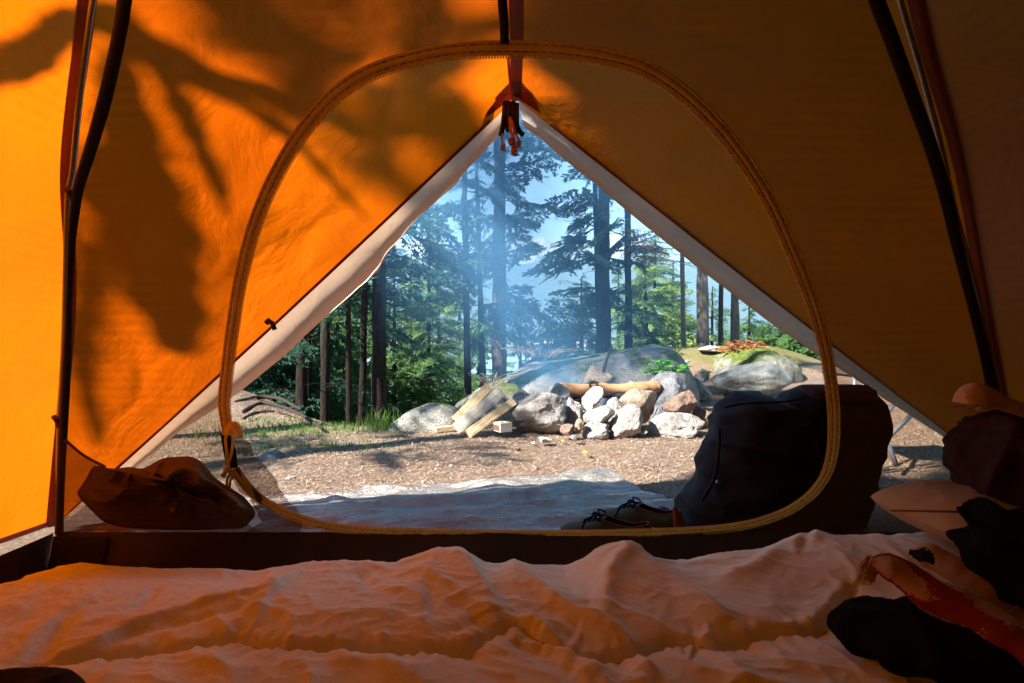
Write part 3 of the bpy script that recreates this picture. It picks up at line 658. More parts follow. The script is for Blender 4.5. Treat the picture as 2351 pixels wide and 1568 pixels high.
# background conifers, each with its own top line
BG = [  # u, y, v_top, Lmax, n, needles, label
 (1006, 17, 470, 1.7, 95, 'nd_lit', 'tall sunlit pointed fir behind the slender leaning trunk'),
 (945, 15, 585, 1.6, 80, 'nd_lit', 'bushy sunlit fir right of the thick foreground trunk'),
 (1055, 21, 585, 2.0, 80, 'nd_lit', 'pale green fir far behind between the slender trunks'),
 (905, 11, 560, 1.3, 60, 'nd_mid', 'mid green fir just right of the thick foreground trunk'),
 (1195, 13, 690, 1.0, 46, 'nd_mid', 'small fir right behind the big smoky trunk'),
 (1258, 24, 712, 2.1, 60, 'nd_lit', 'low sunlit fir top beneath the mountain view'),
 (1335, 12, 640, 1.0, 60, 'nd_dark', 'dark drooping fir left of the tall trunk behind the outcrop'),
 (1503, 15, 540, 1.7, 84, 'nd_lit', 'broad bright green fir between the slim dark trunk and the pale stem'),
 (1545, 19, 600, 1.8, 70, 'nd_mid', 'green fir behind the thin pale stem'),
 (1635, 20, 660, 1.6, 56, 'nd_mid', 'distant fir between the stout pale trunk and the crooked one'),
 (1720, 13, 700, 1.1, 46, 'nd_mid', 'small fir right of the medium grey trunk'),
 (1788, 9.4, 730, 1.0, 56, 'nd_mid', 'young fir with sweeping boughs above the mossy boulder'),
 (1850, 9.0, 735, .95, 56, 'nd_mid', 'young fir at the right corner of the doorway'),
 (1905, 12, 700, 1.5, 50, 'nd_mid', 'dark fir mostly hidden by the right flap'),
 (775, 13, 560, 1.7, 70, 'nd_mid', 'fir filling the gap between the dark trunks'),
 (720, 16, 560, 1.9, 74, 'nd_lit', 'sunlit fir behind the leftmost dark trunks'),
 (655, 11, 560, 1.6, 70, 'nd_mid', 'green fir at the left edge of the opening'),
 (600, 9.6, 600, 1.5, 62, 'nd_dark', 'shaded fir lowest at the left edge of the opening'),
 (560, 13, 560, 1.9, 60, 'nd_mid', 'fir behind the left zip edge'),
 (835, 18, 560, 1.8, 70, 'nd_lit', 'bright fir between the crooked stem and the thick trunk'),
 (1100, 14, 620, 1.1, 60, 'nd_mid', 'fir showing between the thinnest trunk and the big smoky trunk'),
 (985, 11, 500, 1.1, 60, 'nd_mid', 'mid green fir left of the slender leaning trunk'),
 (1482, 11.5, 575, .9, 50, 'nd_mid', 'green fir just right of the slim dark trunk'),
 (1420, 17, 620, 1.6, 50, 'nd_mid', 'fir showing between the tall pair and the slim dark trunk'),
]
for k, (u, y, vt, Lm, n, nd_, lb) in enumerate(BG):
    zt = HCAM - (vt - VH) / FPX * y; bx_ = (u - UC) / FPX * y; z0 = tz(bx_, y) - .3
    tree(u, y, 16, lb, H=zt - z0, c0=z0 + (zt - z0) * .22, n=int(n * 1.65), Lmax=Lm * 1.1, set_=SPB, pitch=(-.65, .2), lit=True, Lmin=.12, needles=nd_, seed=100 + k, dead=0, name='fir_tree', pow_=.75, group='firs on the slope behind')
# far wood on the shore slope below
A = []; r = np.random.default_rng(5)
for k in range(70):
    y = r.uniform(26, 58); x = r.uniform(-.75, .75) * y; z0 = tz(x, y); 
    if z0 < WZ: continue
    h = r.uniform(4, 8); a_, _ = crown(r, lambda z: np.array([x, y, z]), z0, z0 + h, 13, 2.2, .3)
    A.append(a_[: len(a_) // 3 * 3])
V = np.concatenate(A); obj('hillside_wood', V, np.arange(len(V)).reshape(-1, 3), M['nd_lit'], org=(0, 30, tz(0, 30)), smooth=False, kind='stuff', label='mass of young evergreens on the slope down to the water', cat='wood')

# ---- dead twiggy branch on the slim dark trunk
A, B = crown(np.random.default_rng(3), lambda z: np.array([(1440 - UC) / FPX * 9.5, 9.4, z]), 2.0, 2.35, 7, 1.5, 1.2, bias=0., set_=DEAD, pitch=(-.1, .2))
A2, B2 = crown(np.random.default_rng(4), lambda z: np.array([(1440 - UC) / FPX * 9.5, 9.4, z]), 1.95, 2.3, 5, 1., .8, bias=0.2, set_=SPT, pitch=(-.1, .2))
V = np.concatenate([A2, B, B2]); 
obj('dead_branch', V, np.arange(len(V)).reshape(-1, 3), M['nd_dead'], smooth=False, label='brown dead branch hanging across the slim dark trunk', cat='branch')

# ---- plants
def leafplant(name, cx, cy, cz, n, rad, h, leaf, mat, label, seed, stem='leaf_green', aspect=.6):
    r = np.random.default_rng(seed); L, Sx = [], []
    for k in range(n):
        a = r.uniform(0, 6.28); rr_ = rad * math.sqrt(r.random()); top = np.array([cx + rr_ * math.cos(a), cy + rr_ * math.sin(a) * .6, cz + h * r.uniform(.35, 1) * (1.1 - rr_ / rad * .5)])
        rt = np.array([cx + rr_ * .3 * math.cos(a), cy + rr_ * .3 * math.sin(a), cz - .03])
        q = arc([rt, (rt + top) / 2 + [0, 0, h * .15], top], 5); Sx.append(tube(q, .0025, 4))
        for j in range(3):
            d = nrm(np.array([math.cos(a + j * 2.1 + r.normal() * .3), math.sin(a + j * 2.1), r.uniform(-.4, .2)])); s = nrm(np.cross(d, [0, 0, 1.] + r.normal(size=3) * .4)); l = leaf * r.uniform(.6, 1.2)
            up = np.cross(s, d)
            pts = [top, top + d * l * .35 + s * l * aspect * .5 + up * l * .06, top + d * l * .75 + s * l * aspect * .4, top + d * l, top + d * l * .75 - s * l * aspect * .4, top + d * l * .35 - s * l * aspect * .5 + up * l * .06]
            L.append((np.array(pts), [(0, 1, 2, 3), (0, 3, 4, 5)]))
    t = thing(name, (cx, cy, cz), label, 'plant')
    V, F = merge(L); obj('leaves', V, F, M[mat], t, smooth=False); V, F = merge(Sx); obj('stems', V, F, M[stem], t)
x, y, z = P(1528, 866, 4.82); leafplant('leafy_plant', x, y, z, 44, .18, .17, .06, 'leaf_green', 'bright green broad-leaved plant behind the tall dark boulder', 1)
x, y, z = P(1548, 812, 5.2); leafplant('leafy_plant', x, y, z - .05, 18, .10, .14, .035, 'nd_lit', 'small twiggy green shrub on the right shoulder of the outcrop', 2)
x, y, z = P(1712, 812, 7.4); leafplant('leafy_plant', x, y, z - .02, 60, .34, .22, .075, 'leaf_orange', 'orange-brown leaved plant on top of the mossy boulder', 3, stem='leaf_red')
x, y, z = P(1775, 850, 7.5); leafplant('leafy_plant', x, y, z, 20, .22, .25, .06, 'leaf_orange', 'trailing orange leaves hanging right of the mossy boulder', 4, stem='leaf_red')
x, y, z = P(1805, 850, 7.2); leafplant('leafy_plant', x, y, z, 18, .18, .22, .06, 'leaf_green', 'green sapling between the smooth boulder and the right flap', 5)
x, y, z = P(1128, 880, 5.3); leafplant('leafy_plant', x, y, z, 26, .22, .16, .035, 'nd_dark', 'dark green undergrowth left of the long outcrop', 6, stem='twig')
x, y, z = P(1240, 815, 6.6); leafplant('leafy_plant', x, y, z, 40, .5, .16, .04, 'nd_dark', 'low dark green shrub behind the top of the long outcrop', 7, stem='twig')
x, y, z = P(1620, 858, 6.3); leafplant('leafy_plant', x, y, z, 8, .07, .05, .04, 'leaf_green', 'tiny green seedling beside the little tan rock', 8)
def fern(cx, cy, cz, label, n=14, L=.34, seed=1, mat='leaf_fern'):
    r = np.random.default_rng(seed); parts = []
    for k in range(n):
        a = k * 2.4; d = np.array([math.cos(a), math.sin(a), 0]); up = np.array([0, 0, 1.]); s = np.cross(d, up); l = L * r.uniform(.7, 1.1)
        for j in range(22):
            t = j / 22; o = np.array([cx, cy, cz]) + d * l * t * .8 + up * l * (t * 1.0 - t * t * .8); w = l * .28 * math.sin(min(1, t * 1.2 + .15) * 3.0) * (1 - t * .4) + .01
            for sg in (-1, 1):
                e = o + s * sg * w + d * w * .4; b = d * .007
                parts.append((np.array([o - b, e, o + b]), [(0, 1, 2)]))
    V, F = merge(parts); obj('fern', V, F, M[mat], smooth=False, label=label, cat='fern')
fern(*P(1665, 792, 8.3), 'bright yellow-green fern at the foot of the pale trunks'); 
fern(*P(1700, 790, 8.0), 'low green fern rising out of the orange-leaved plant', n=10, L=.3, seed=3)
# grass
def grass(cx, cy, rx, ry, n, h, label, seed, lean=(0, 0), kind='stuff', mat='grass', name='grass'):
    r = np.random.default_rng(seed); x = cx + r.normal(size=n) * rx; y = cy + r.normal(size=n) * ry; z = terrain(x, y) - .005
    hh = h * r.uniform(.4, 1.15, n); a = r.uniform(0, 6.28, n); w = .0022 + .0012 * r.random(n)
    b = np.stack([x, y, z], 1); s = np.stack([np.cos(a), np.sin(a), 0 * a], 1) * w[:, None]
    bd = np.stack([np.cos(a * 3) * .5 + lean[0], np.sin(a * 3) * .5 + lean[1], np.ones(n)], 1)
    m = b + bd * [.25, .25, .6] * hh[:, None]; tp = b + bd * [.7, .7, .9] * hh[:, None]
    V = np.stack([b - s, b + s, m + s * .8, m - s * .8, tp], 1).reshape(-1, 3)
    o = np.arange(n)[:, None] * 5; F = [tuple(q) for q in np.concatenate([o + [0, 1, 2, 3]])] + [tuple(q) for q in (o + [3, 2, 4])]
    obj(name, V, F, M[mat], smooth=False, kind=kind, label=label, cat='grass')
grass(-1.55, 4.05, .45, .28, 1500, .055, 'short green grass at the left edge of the clearing', 1)
grass(-1.2, 3.35, .32, .12, 380, .04, 'thin grass patch beside the half-buried dark rock', 2)
grass(-1.0, 4.2, .09, .06, 60, .20, 'tall arching grass tuft at the foot of the thick dark trunk', 3, lean=(.2, 0), kind=None, name='grass_tuft')
grass(-.86, 3.92, .10, .05, 90, .12, 'low pale grass tuft beside the flat rock', 4, kind=None, name='grass_tuft')
# roots and sticks
ROOTM = basic('root_bark', (.035, .024, .018), (.016, .011, .009), 24, .95, .8, .01, 60)
for k, (pts, r0, nm, lb) in enumerate([
    ([(560, 944), (600, 925), (650, 935), (700, 958), (740, 985)], .020, 'tree_root', 'long dark root curving down from the left edge of the clearing'),
    ([(540, 925), (590, 912), (640, 915), (690, 940)], .024, 'tree_root', 'thicker upper root lying at the left edge of the clearing'),
    ([(560, 960), (585, 948), (630, 945)], .012, 'tree_root', 'short root loop beneath the long dark root')]):
    q = []
    for (u, v) in pts:
        y = (HCAM - .04) * FPX / (v - VH); y = min(y, 6.0); q.append(P(u, v, y))
    q = arc(q, 30); V, F = tube(q, r0 * np.linspace(1, .5, 30) * (1 + .15 * np.sin(np.arange(30) * .9)), 9)
    obj(nm, V, F, ROOTM, label=lb, cat='root')
for k, (u0, v0, u1, v1, r0, lb) in enumerate([
    (1595, 912, 1660, 905, .008, 'thin pale stick on the dirt below the smooth boulder'),
    (1115, 1098, 1180, 1092, .004, 'thin dry twig on the dirt just beyond the tarp'),
    (880, 1012, 900, 1004, .004, 'pale short twig at the grass edge'),
    (955, 1092, 1020, 1086, .003, 'fine dark twig on the dirt left of the tarp corner'),
    (1130, 985, 1140, 975, .010, 'small stub of bark propped beside the matchbox'),
    (1820, 868, 1880, 872, .008, 'long thin branch lying on the ground right of the smooth boulder')]):
    a, b = PZ(u0, v0, .01), PZ(u1, v1, .01)
    for q in (a, b): q[2] = tz(q[0], q[1]) + .008
    q = arc([a, (a + b) / 2 + [0, .01, .004], b], 12); V, F = tube(q, np.linspace(r0, r0 * .6, 12), 6)
    obj('fallen_twig', V, F, M['twig'], label=lb, cat='twig')
def leaf(u, v, s, mat, label, seed):
    r = np.random.default_rng(seed); c = PZ(u, v, .01); c[2] = tz(c[0], c[1]) + .012
    n = 14; th = np.linspace(0, 2 * np.pi, n, endpoint=False); rad = s * (1 + .35 * np.sin(th * 3 + seed) * r.uniform(.5, 1, n)); a = r.uniform(0, 6)
    V = np.stack([rad * np.cos(th), rad * .6 * np.sin(th), .25 * s * np.sin(th * 2 + a) + .2 * s], 1)
    V = np.vstack([V, [[0, 0, 0]]]); V = V @ np.array([[math.cos(a), -math.sin(a), 0], [math.sin(a), math.cos(a), 0], [0, 0, 1]]).T + c
    obj('fallen_leaf', V, [(i, (i + 1) % n, n) for i in range(n)], M[mat], label=label, cat='leaf', group='fallen leaves on the dirt')
leaf(1347, 1042, .030, 'leaf_yellow', 'largest curled yellow leaf in the middle of the dirt', 1)
leaf(978, 1039, .014, 'leaf_yellow', 'small bright yellow leaf on the dirt at left', 2)
leaf(770, 1080, .018, 'leaf_orange', 'reddish brown leaf near the left edge of the tarp', 3)
leaf(1075, 1020, .018, 'leaf_orange', 'pale tan leaf below the fresh split log', 4)
leaf(1289, 1014, .020, 'leaf_yellow', 'yellow leaf right of the white pebble', 5)
leaf(1222, 1018, .018, 'white', 'whitish flat leaf left of the white pebble', 6)
leaf(1188, 990, .024, 'leaf_orange', 'rust-red crumpled leaf between the matchbox and the broad stone', 7)
leaf(1162, 1082, .016, 'leaf_orange', 'brown leaf by the thin dry twig', 8)
leaf(1005, 1080, .010, 'leaf_yellow', 'tiny yellow leaf speck left of the thin dry twig', 9)
leaf(1500, 1075, .018, 'leaf_red', 'dark leaf in the shade left of the backpack', 10)

# ================================================================== TARP
n1, n2 = 260, 190
s = np.linspace(0, 1, n1)[:, None]; t = np.linspace(0, 1, n2)[None]
BL, BR, FR, FL = [np.array(q) for q in ((-1.35, 2.06), (.44, 2.66), (.86, 1.38), (-1.35, 1.36))]
X = (BL[0] * (1 - s) + BR[0] * s) * t + (FL[0] * (1 - s) + FR[0] * s) * (1 - t)
Y = (BL[1] * (1 - s) + BR[1] * s) * t + (FL[1] * (1 - s) + FR[1] * s) * (1 - t)
Y = Y + .012 * np.sin(s * 17) * t; 
p = xyz(X, Y); rot = np.stack([p[:, 0] * .9 + p[:, 1] * .3, p[:, 1] * .95 - p[:, 0] * .18, p[:, 2]], 1)
w = fbm(rot * [1.3, 6.5, 1] + 3, 3).reshape(X.shape); w2 = fbm(rot * [5, 22, 1] + 9, 3).reshape(X.shape); w3 = fbm(rot * [14, 34, 1], 2).reshape(X.shape)
Z = .018 + .026 * (1 - np.abs(w)) ** 3 + .010 * w2 + .0035 * w3
Z = Z + .02 * np.exp(-((t - .93) / .04) ** 2) * (s > -1) * np.clip((s - .55) * 4, 0, 1)
Z = np.maximum(Z, .004)
def tarp_mat():
    m, nt, nd, lk = newmat('woven_tarp'); v = coords(nt)
    p = N(nt, 'ShaderNodeBsdfPrincipled'); p.inputs['Roughness'].default_value = .20; p.inputs['Specular IOR Level'].default_value = .9; p.inputs['Metallic'].default_value = .5
    c = ramp(nt, noise(nt, v, 6, 6, .7), [(.3, (.24, .21, .18)), (.7, (.36, .325, .29))])
    c = mixc(nt, ramp(nt, noise(nt, v, 60, 3, .8), [(.62, 0.), (.70, .7)]), c, (.06, .04, .03))
    lk.new(c, p.inputs['Base Color'])
    ck = N(nt, 'ShaderNodeTexVoronoi'); ck.inputs['Scale'].default_value = 160; lk.new(v, ck.inputs['Vector'])
    b1 = bump(nt, ck.outputs['Distance'], .5, .003); lk.new(bump(nt, noise(nt, v, 46, 5, .75), .8, .012, b1), p.inputs['Normal']); out(nt, p.outputs[0]); return m
obj('tarp', np.stack([X, Y, Z], -1).reshape(-1, 3), gridf(n1, n2), tarp_mat(), label='crinkled grey-brown tarp spread on the ground outside the doorway', cat='tarp')
rock(1505, 1548, 1160, 1216, 1.95, .12, 'st_blue', 301, 'small shiny crumple of blue-grey plastic beside the leather patch', name='plastic_bag', cat='plastic bag', k=20)

# ================================================================== SHOES
def shoe(org, ang, label, s=1.0):
    t = thing('canvas_shoe', org, label, 'shoe', 'pair of canvas shoes on the tarp')
    L = .285 * s; n = 40; m = 28
    f = np.linspace(0, 1, n)                       # 0 toe, 1 heel
    half = np.interp(f, [0, .06, .18, .38, .6, .85, .96, 1], [.006, .030, .044, .048, .038, .034, .026, .006]) * s
    topz = np.interp(f, [0, .06, .2, .36, .48, .62, .8, .95, 1], [.024, .044, .055, .068, .080, .070, .064, .078, .070]) * s
    ca, sa = math.cos(ang), math.sin(ang)
    def T(q):
        q = np.asarray(q); x, y, z = q[..., 0], q[..., 1], q[..., 2]
        return np.stack([org[0] + x * ca - y * sa, org[1] + x * sa + y * ca, org[2] + z], -1)
    def xs(ff): return (ff - .5) * L
    # sole
    V = []
    for i in range(n):
        for (a, z) in ((-1, .0), (-1.05, .012), (-1.03, .026), (0, .027), (1.03, .026), (1.05, .012), (1, 0)): V.append((xs(f[i]), a * (half[i] + .003), z * s))
    obj('sole', T(V), gridf(n, 7), M['rubber'], t)
    # upper: outer shell, left open above the foot opening
    V = []; th = np.linspace(0, np.pi, m)
    for i in range(n):
        opening = np.clip((f[i] - .44) / .06, 0, 1) * np.clip((1.02 - f[i]) / .03, 0, 1)
        for a in th:
            cc, ss = math.cos(a), math.sin(a) ** .75
            k = np.clip((abs(cc)), 0, 1)
            y = -cc; 
            if opening > 0:      # split into two walls around the opening
                lim = .62; y = -math.copysign(max(abs(cc), lim * opening), cc if cc else 1) 
                ss2 = math.sqrt(max(0, 1 - y * y)) ** .5
                z = .022 + (topz[i] - .022) * (ss2 / (math.sqrt(1 - lim ** 2) ** .5)) if opening >= .99 else .022 + (topz[i] - .022) * ss ** .8
                z = min(z, topz[i])
            else: z = .022 * s + (topz[i] - .022 * s) * ss
            V.append((xs(f[i]), y * half[i], z))
    V = np.array(V); F = [q for q in gridf(n, m).tolist()]
    mid = m // 2
    F = [q for q in F if not ((q[0] % m) in (mid - 1,) and (q[0] // m) >= int(.50 * n) and (q[0] // m) < n - 2)]
    obj('upper', T(V), F, M['shoe'], t)
    obj('insole', T([(xs(f[i]), a * half[i] * .85, .030 * s) for i in range(n) for a in (-1, 1)]), gridf(n, 2), M['shoein'], t)
    rim = [(xs(ff), sg * np.interp(ff, f, half) * .64, np.interp(ff, f, topz) + .001) for sg, fs in ((1, np.linspace(.50, .96, 14)), (-1, np.linspace(.96, .50, 14))) for ff in fs]
    V, F = tube(arc(T(rim), 60), .0022, 6); obj('collar', V, F, M['stitch'], t)
    parts = []
    for k in range(4):
        ff = .27 + k * .055; zz = np.interp(ff, f, topz) + .003; h = np.interp(ff, f, half)
        parts.append(tube(arc(T([(xs(ff), -h * .5, zz - .012), (xs(ff + .02), 0, zz + .004), (xs(ff + .035), h * .5, zz - .010)]), 10), .0024, 6))
        parts.append(tube(arc(T([(xs(ff), h * .5, zz - .012), (xs(ff + .02), 0, zz + .004), (xs(ff + .035), -h * .5, zz - .010)]), 10), .0024, 6))
    for sg in (-1, 1):
        a = .45; parts.append(tube(arc(T([(xs(a), 0, .086 * s), (xs(a - .04), sg * .025, .094 * s), (xs(a + .02), sg * .042, .084 * s), (xs(a + .03), sg * .03, .078 * s), (xs(a), 0, .085 * s)]), 24), .0026, 6))
        parts.append(tube(arc(T([(xs(a), 0, .086 * s), (xs(a - .1), sg * .035, .080 * s), (xs(a - .16), sg * .052, .045 * s), (xs(a - .2), sg * .06, .012)]), 20), .0026, 6))
    V, F = merge(parts); obj('laces', V, F, M['darkcloth'], t)
shoe(P(1388, 1222, 1.74) * [1, 1, 0] + [0, 0, .018], R(-24), 'nearer dark green canvas shoe at the doorway sill')
shoe(P(1466, 1210, 1.84) * [1, 1, 0] + [0, 0, .028], R(-30), 'further dark green canvas shoe beside the backpack')

# ================================================================== BACKPACK
def lump(us_l, us_r, vs, y, depth, mat, parent, name, seed, amp=.015, p=2.6, ydrift=0., m=72, n=90, fold=1.0):
    """closed soft body whose outline is given per height, with real depth"""
    v = np.linspace(vs[0], vs[-1], n); l = np.interp(v, vs, us_l); r_ = np.interp(v, vs, us_r)
    l = np.convolve(np.pad(l, 3, mode='edge'), np.ones(7) / 7, 'valid'); r_ = np.convolve(np.pad(r_, 3, mode='edge'), np.ones(7) / 7, 'valid')
    th = np.linspace(0, 2 * np.pi, m, endpoint=False); V = []
    for i in range(n):
        a, b = P(l[i], v[i], y), P(r_[i], v[i], y); c = (a + b) / 2; hw = (b[0] - a[0]) / 2
        e = min(1, i / (n - 1) * 5 + .05) ** .5
        dp = depth / 2 * min(1, (i + .3) / 10.) ** .5
        ct = np.sign(np.cos(th)) * np.abs(np.cos(th)) ** (2 / p); st = np.sign(np.sin(th)) * np.abs(np.sin(th)) ** (2 / p)
        V.append(np.stack([c[0] + hw * ct, c[1] + dp * st + ydrift * (1 - i / (n - 1)), np.full(m, c[2])], 1))
    V = np.array(V); cen = V.mean(1, keepdims=True); V = V.reshape(-1, 3); 
    dd = nrm((V.reshape(n, m, 3) - cen)).reshape(-1, 3)
    f = (1 - np.abs(fbm(V * [3.5, 3.5, 5] + seed, 3))) ** 2 * fold + fbm(V * 12 + seed, 2) * .25
    V = V + dd * ((f - .6) * amp)[:, None]
    V = V.reshape(n, m, 3)
    F = [tuple(q) for q in gridf(m, n).tolist()]
    F = [(i * m + j, i * m + (j + 1) % m, (i + 1) * m + (j + 1) % m, (i + 1) * m + j) for i in range(n - 1) for j in range(m)]
    F += [tuple(range(m))[::-1], tuple((n - 1) * m + j for j in range(m))]
    return obj(name, V.reshape(-1, 3), F, mat, parent)
bp = thing('backpack', (P(1780, 1215, 1.95)[0], 1.95, .02), 'large black canvas backpack slumped outside the doorway beside the shoes', 'backpack')
lump([1705, 1682, 1666, 1648, 1628, 1614, 1604, 1574, 1553, 1546], [1760, 1800, 1840, 1880, 1895, 1900, 1900, 1895, 1880, 1870], [903, 916, 940, 985, 1010, 1060, 1097, 1134, 1176, 1232], 1.86, .30, M['pack'], bp, 'main_pouch', 1, amp=.028, p=2.1, ydrift=.08)
lump([1850, 1800, 1790, 1780, 1770, 1760, 1760, 1760], [1985, 2004, 2010, 2030, 2026, 2012, 1990, 1960], [884, 895, 908, 935, 1000, 1060, 1130, 1232], 2.03, .26, M['pack'], bp, 'back_panel', 2, amp=.02)
lump([1845, 1835, 1830], [1975, 1996, 1999], [883, 892, 912], 2.0, .2, M['packred'], bp, 'red_lining', 5, amp=.004, n=30)
q = arc([P(1652, 985, 1.76), P(1650, 1040, 1.72), P(1640, 1100, 1.70), P(1612, 1150, 1.69)], 30); V, F = tube(q, .006, 8); obj('pocket_seam', V, F, M['pack'], bp)
q = arc([P(1662, 935, 1.70), P(1720, 925, 1.69), P(1800, 922, 1.69), P(1850, 912, 1.70)], 30); V, F = tube(q, .004, 6); obj('zip_line', V, F, M['black'], bp)
lump([1546, 1546, 1548, 1550], [1550, 1562, 1574, 1580], [1164, 1180, 1200, 1232], 1.72, .02, M['leather'], bp, 'leather_patch', 4, amp=.001, n=24)
a = P(1652, 1108, 1.675); obj('fabric_tag', *box(a, (.020, .003, .008), .2, .35), M['metal'], bp, smooth=False)
# camp chair behind the pack
ch = thing('camp_chair', P(2010, 1060, 2.75), 'folding camp chair frame of blue-grey tubes standing behind the backpack', 'chair')
for (a, b) in (((1962, 862), (1966, 1065)), ((1978, 868), (2060, 1070)), ((2056, 925), (1960, 1040)), ((2098, 948), (1985, 1058))):
    V, F = tube(arc([P(*a, 2.75), P(*b, 2.68)], 6), .011, 10); obj('leg', V, F, M['metal'], ch)
V, F = tube(arc([P(1962, 862, 2.75), P(2140, 850, 2.8)], 6), .011, 10); obj('seat_bar', V, F, M['metal'], ch)
sx = np.linspace(0, 1, 14)[:, None]; sy = np.linspace(0, 1, 10)[None]
a0 = P(1964, 862, 2.75); b0 = P(2140, 852, 2.8)
V = np.stack([a0[0] + (b0[0] - a0[0]) * sx + 0 * sy, a0[1] + .35 * sy + 0 * sx, a0[2] - .03 * np.sin(np.pi * sx) + 0 * sy], -1).reshape(-1, 3)
obj('seat', V, gridf(14, 10), M['pack'], ch)

# ================================================================== RAIN FLY
SHADE_LIMBS = [([(240, 20), (300, 80), (450, 160), (600, 215), (720, 262), (880, 300), (1060, 312)], [60, 60, 46, 40, 50, 36, 26], 4.2),  # unseen limbs, shaped so that their shadows streak the fly
         ([(285, 70), (380, 170), (440, 290), (490, 400), (520, 490)], [60, 46, 44, 40, 14], 4.4),
         ([(270, 110), (300, 300), (330, 480), (370, 640), (405, 800)], [40, 90, 120, 110, 60], 4.6),
         ([(300, 90), (420, 180), (560, 240), (680, 330), (840, 500)], [40, 34, 30, 24, 12], 4.8),
         ([(-90, 160), (0, 150), (60, 138), (120, 90), (190, 30)], [100, 104, 100, 90, 70], 4.3),
         ([(235, 410), (330, 385), (430, 352)], [12, 10, 6], 3.4),
         ([(205, 560), (190, 760), (200, 900), (225, 1020)], [26, 40, 34, 20], 4.0)]
SHADE_CONIFERS = [((-6.1, -4.0), 5.4, 11.5, 112, 1.85, 31, 'tall conifer standing off the left rear of the tent'),  # unseen conifers added to dim the tent and dapple the ground
          ((-7.0, -3.1), 7.2, 10.5, 6, 1.0, 41, 'sparse conifer off the left of the tent'),
          ((.7, -2.9), 2.3, 8.0, 160, 2.1, 32, 'conifer growing close behind the tent'),
          ((2.4, -2.6), 1.0, 7.5, 160, 2.3, 36, 'conifer behind the right rear corner of the tent'),
          ((3.0, -.5), 1.0, 7.5, 190, 2.5, 33, 'conifer growing close to the right of the tent'),
          ((3.5, 1.2), 1.9, 7.5, 170, 2.1, 35, 'conifer right of the tent beside the camp chair'),
          ((-3.9, 1.5), 2.6, 4.2, 15, 1.0, 38, 'low-branched conifer at the left of the tent'),
          ((-3.3, 3.1), 3.5, 7.2, 9, 1.3, 34, 'conifer at the left edge of the clearing beyond the tent')]
def curve5(pts, n): 
    p = np.asarray(pts, float); return cr(p, n)
NT = 150
Cl, Cr_, Ap = np.array([-1.50, 1.90, .05]), np.array([2.07, 2.33, .05]), np.array([.012, 1.85, 1.43])
HUB = np.array([0, .05, 1.56])
def edge(C, n):      # stake -> apex straight, then ridge to hub
    h = n // 2
    a = C + (Ap - C) * np.linspace(0, 1, h)[:, None]
    sag = np.sin(np.linspace(0, np.pi, h))[:, None]; a = a + sag * np.array([0, .0, -.012])
    b = cr([Ap, Ap * [1, 0, 0] + [0, 1.45, 1.455], [0, .9, 1.50], HUB], n - h + 1)[1:]
    return np.concatenate([a, b])
EL, ER = edge(Cl, NT), edge(Cr_, NT)
PL = cr([(-1.53, 1.87, .03), (-1.20, 1.53, .70), (-1.07, 1.36, 1.05), (-.76, 1.02, 1.31), (-.42, .58, 1.49), HUB], NT)
PR = cr([(1.98, 2.2, .03), (1.42, 1.66, .58), (1.16, 1.46, 1.08), (.78, 1.10, 1.34), (.42, .62, 1.50), HUB], NT)
QL = cr([(-1.56, -1.5, .03), (-1.30, -1.25, .70), (-1.10, -1.0, 1.08), (-.80, -.75, 1.30), (-.4, -.4, 1.48), HUB], NT)
QR = cr([(1.75, -1.5, .03), (1.40, -1.25, .70), (1.15, -1.0, 1.08), (.80, -.75, 1.32), (.4, -.4, 1.49), HUB], NT)
def panel(A, B, name, label, parent, sag=.03, ns=90, seed=0, amp=.004, lift=0.):
    s = np.linspace(0, 1, ns)[None, :, None]; V = A[:, None] * (1 - s) + B[:, None] * s
    n_, m_ = V.shape[:2]; c = HUB * [1, 1, 0] + [0, .2, .5]
    d = nrm(c - V); bell = (np.sin(np.pi * s) * np.sin(np.pi * np.linspace(0, 1, n_)[:, None, None]) ** .5)
    V = V + d * bell * sag
    hem = np.exp(-np.linspace(0, 1, n_)[:, None, None] * 10) * np.sin(np.pi * s); V = V + np.array([0, 0, 1.]) * hem * lift
    p = V.reshape(-1, 3)
    nz = fbm(p * [5, 5, 5] + seed, 4) * amp + (1 - np.abs(fbm(p * [3, 3, 1.2] + 5 + seed, 2))) ** 4 * amp * 1.6
    p = p + d.reshape(-1, 3) * (nz * bell.reshape(-1))[:, None]
    return obj(name, p, gridf(n_, m_), M['fly'], parent)
fly = thing('rain_fly', (0, .2, .02), 'orange tent rain fly overhead with its front door flaps pulled open', 'tent fly')
panel(PL, EL, 'front_panel', None, fly, .0, seed=1, amp=.011)['label'] = 'left front panel glowing orange beside the opening'
panel(PR, ER, 'front_panel', None, fly, .0, seed=2, amp=.011)['label'] = 'right front panel, dark orange in shade'
panel(QL, PL, 'side_panel', None, fly, .06, seed=3, lift=.04, amp=.012)['label'] = 'brightest sunlit left side panel'
panel(QR, PR, 'side_panel', None, fly, .06, seed=4, lift=.02)['label'] = 'almost black shaded right side panel'
panel(QR, QL, 'rear_panel', None, fly, .03, seed=6)
def seam(path, w, name, mat, parent, toward=np.array([0, 0.2, .6]), off=.006, n=160):
    q = arc(path, n); t = nrm(np.gradient(q, axis=0)); d = nrm(toward - q); sd = nrm(np.cross(t, d)); up = np.cross(sd, t)
    up = up * np.sign((up * d).sum(1))[:, None]
    V, F = ribbon(q + up * off, sd, w, ((-1, 0), (-.3, .002), (0, .0035), (.3, .002), (1, 0)), up); return obj(name, V, F, M[mat], parent)
seam(PL[::6], .016, 'pole_seam', 'fly_seam', fly); seam(PR[::6], .016, 'pole_seam', 'fly_seam', fly)
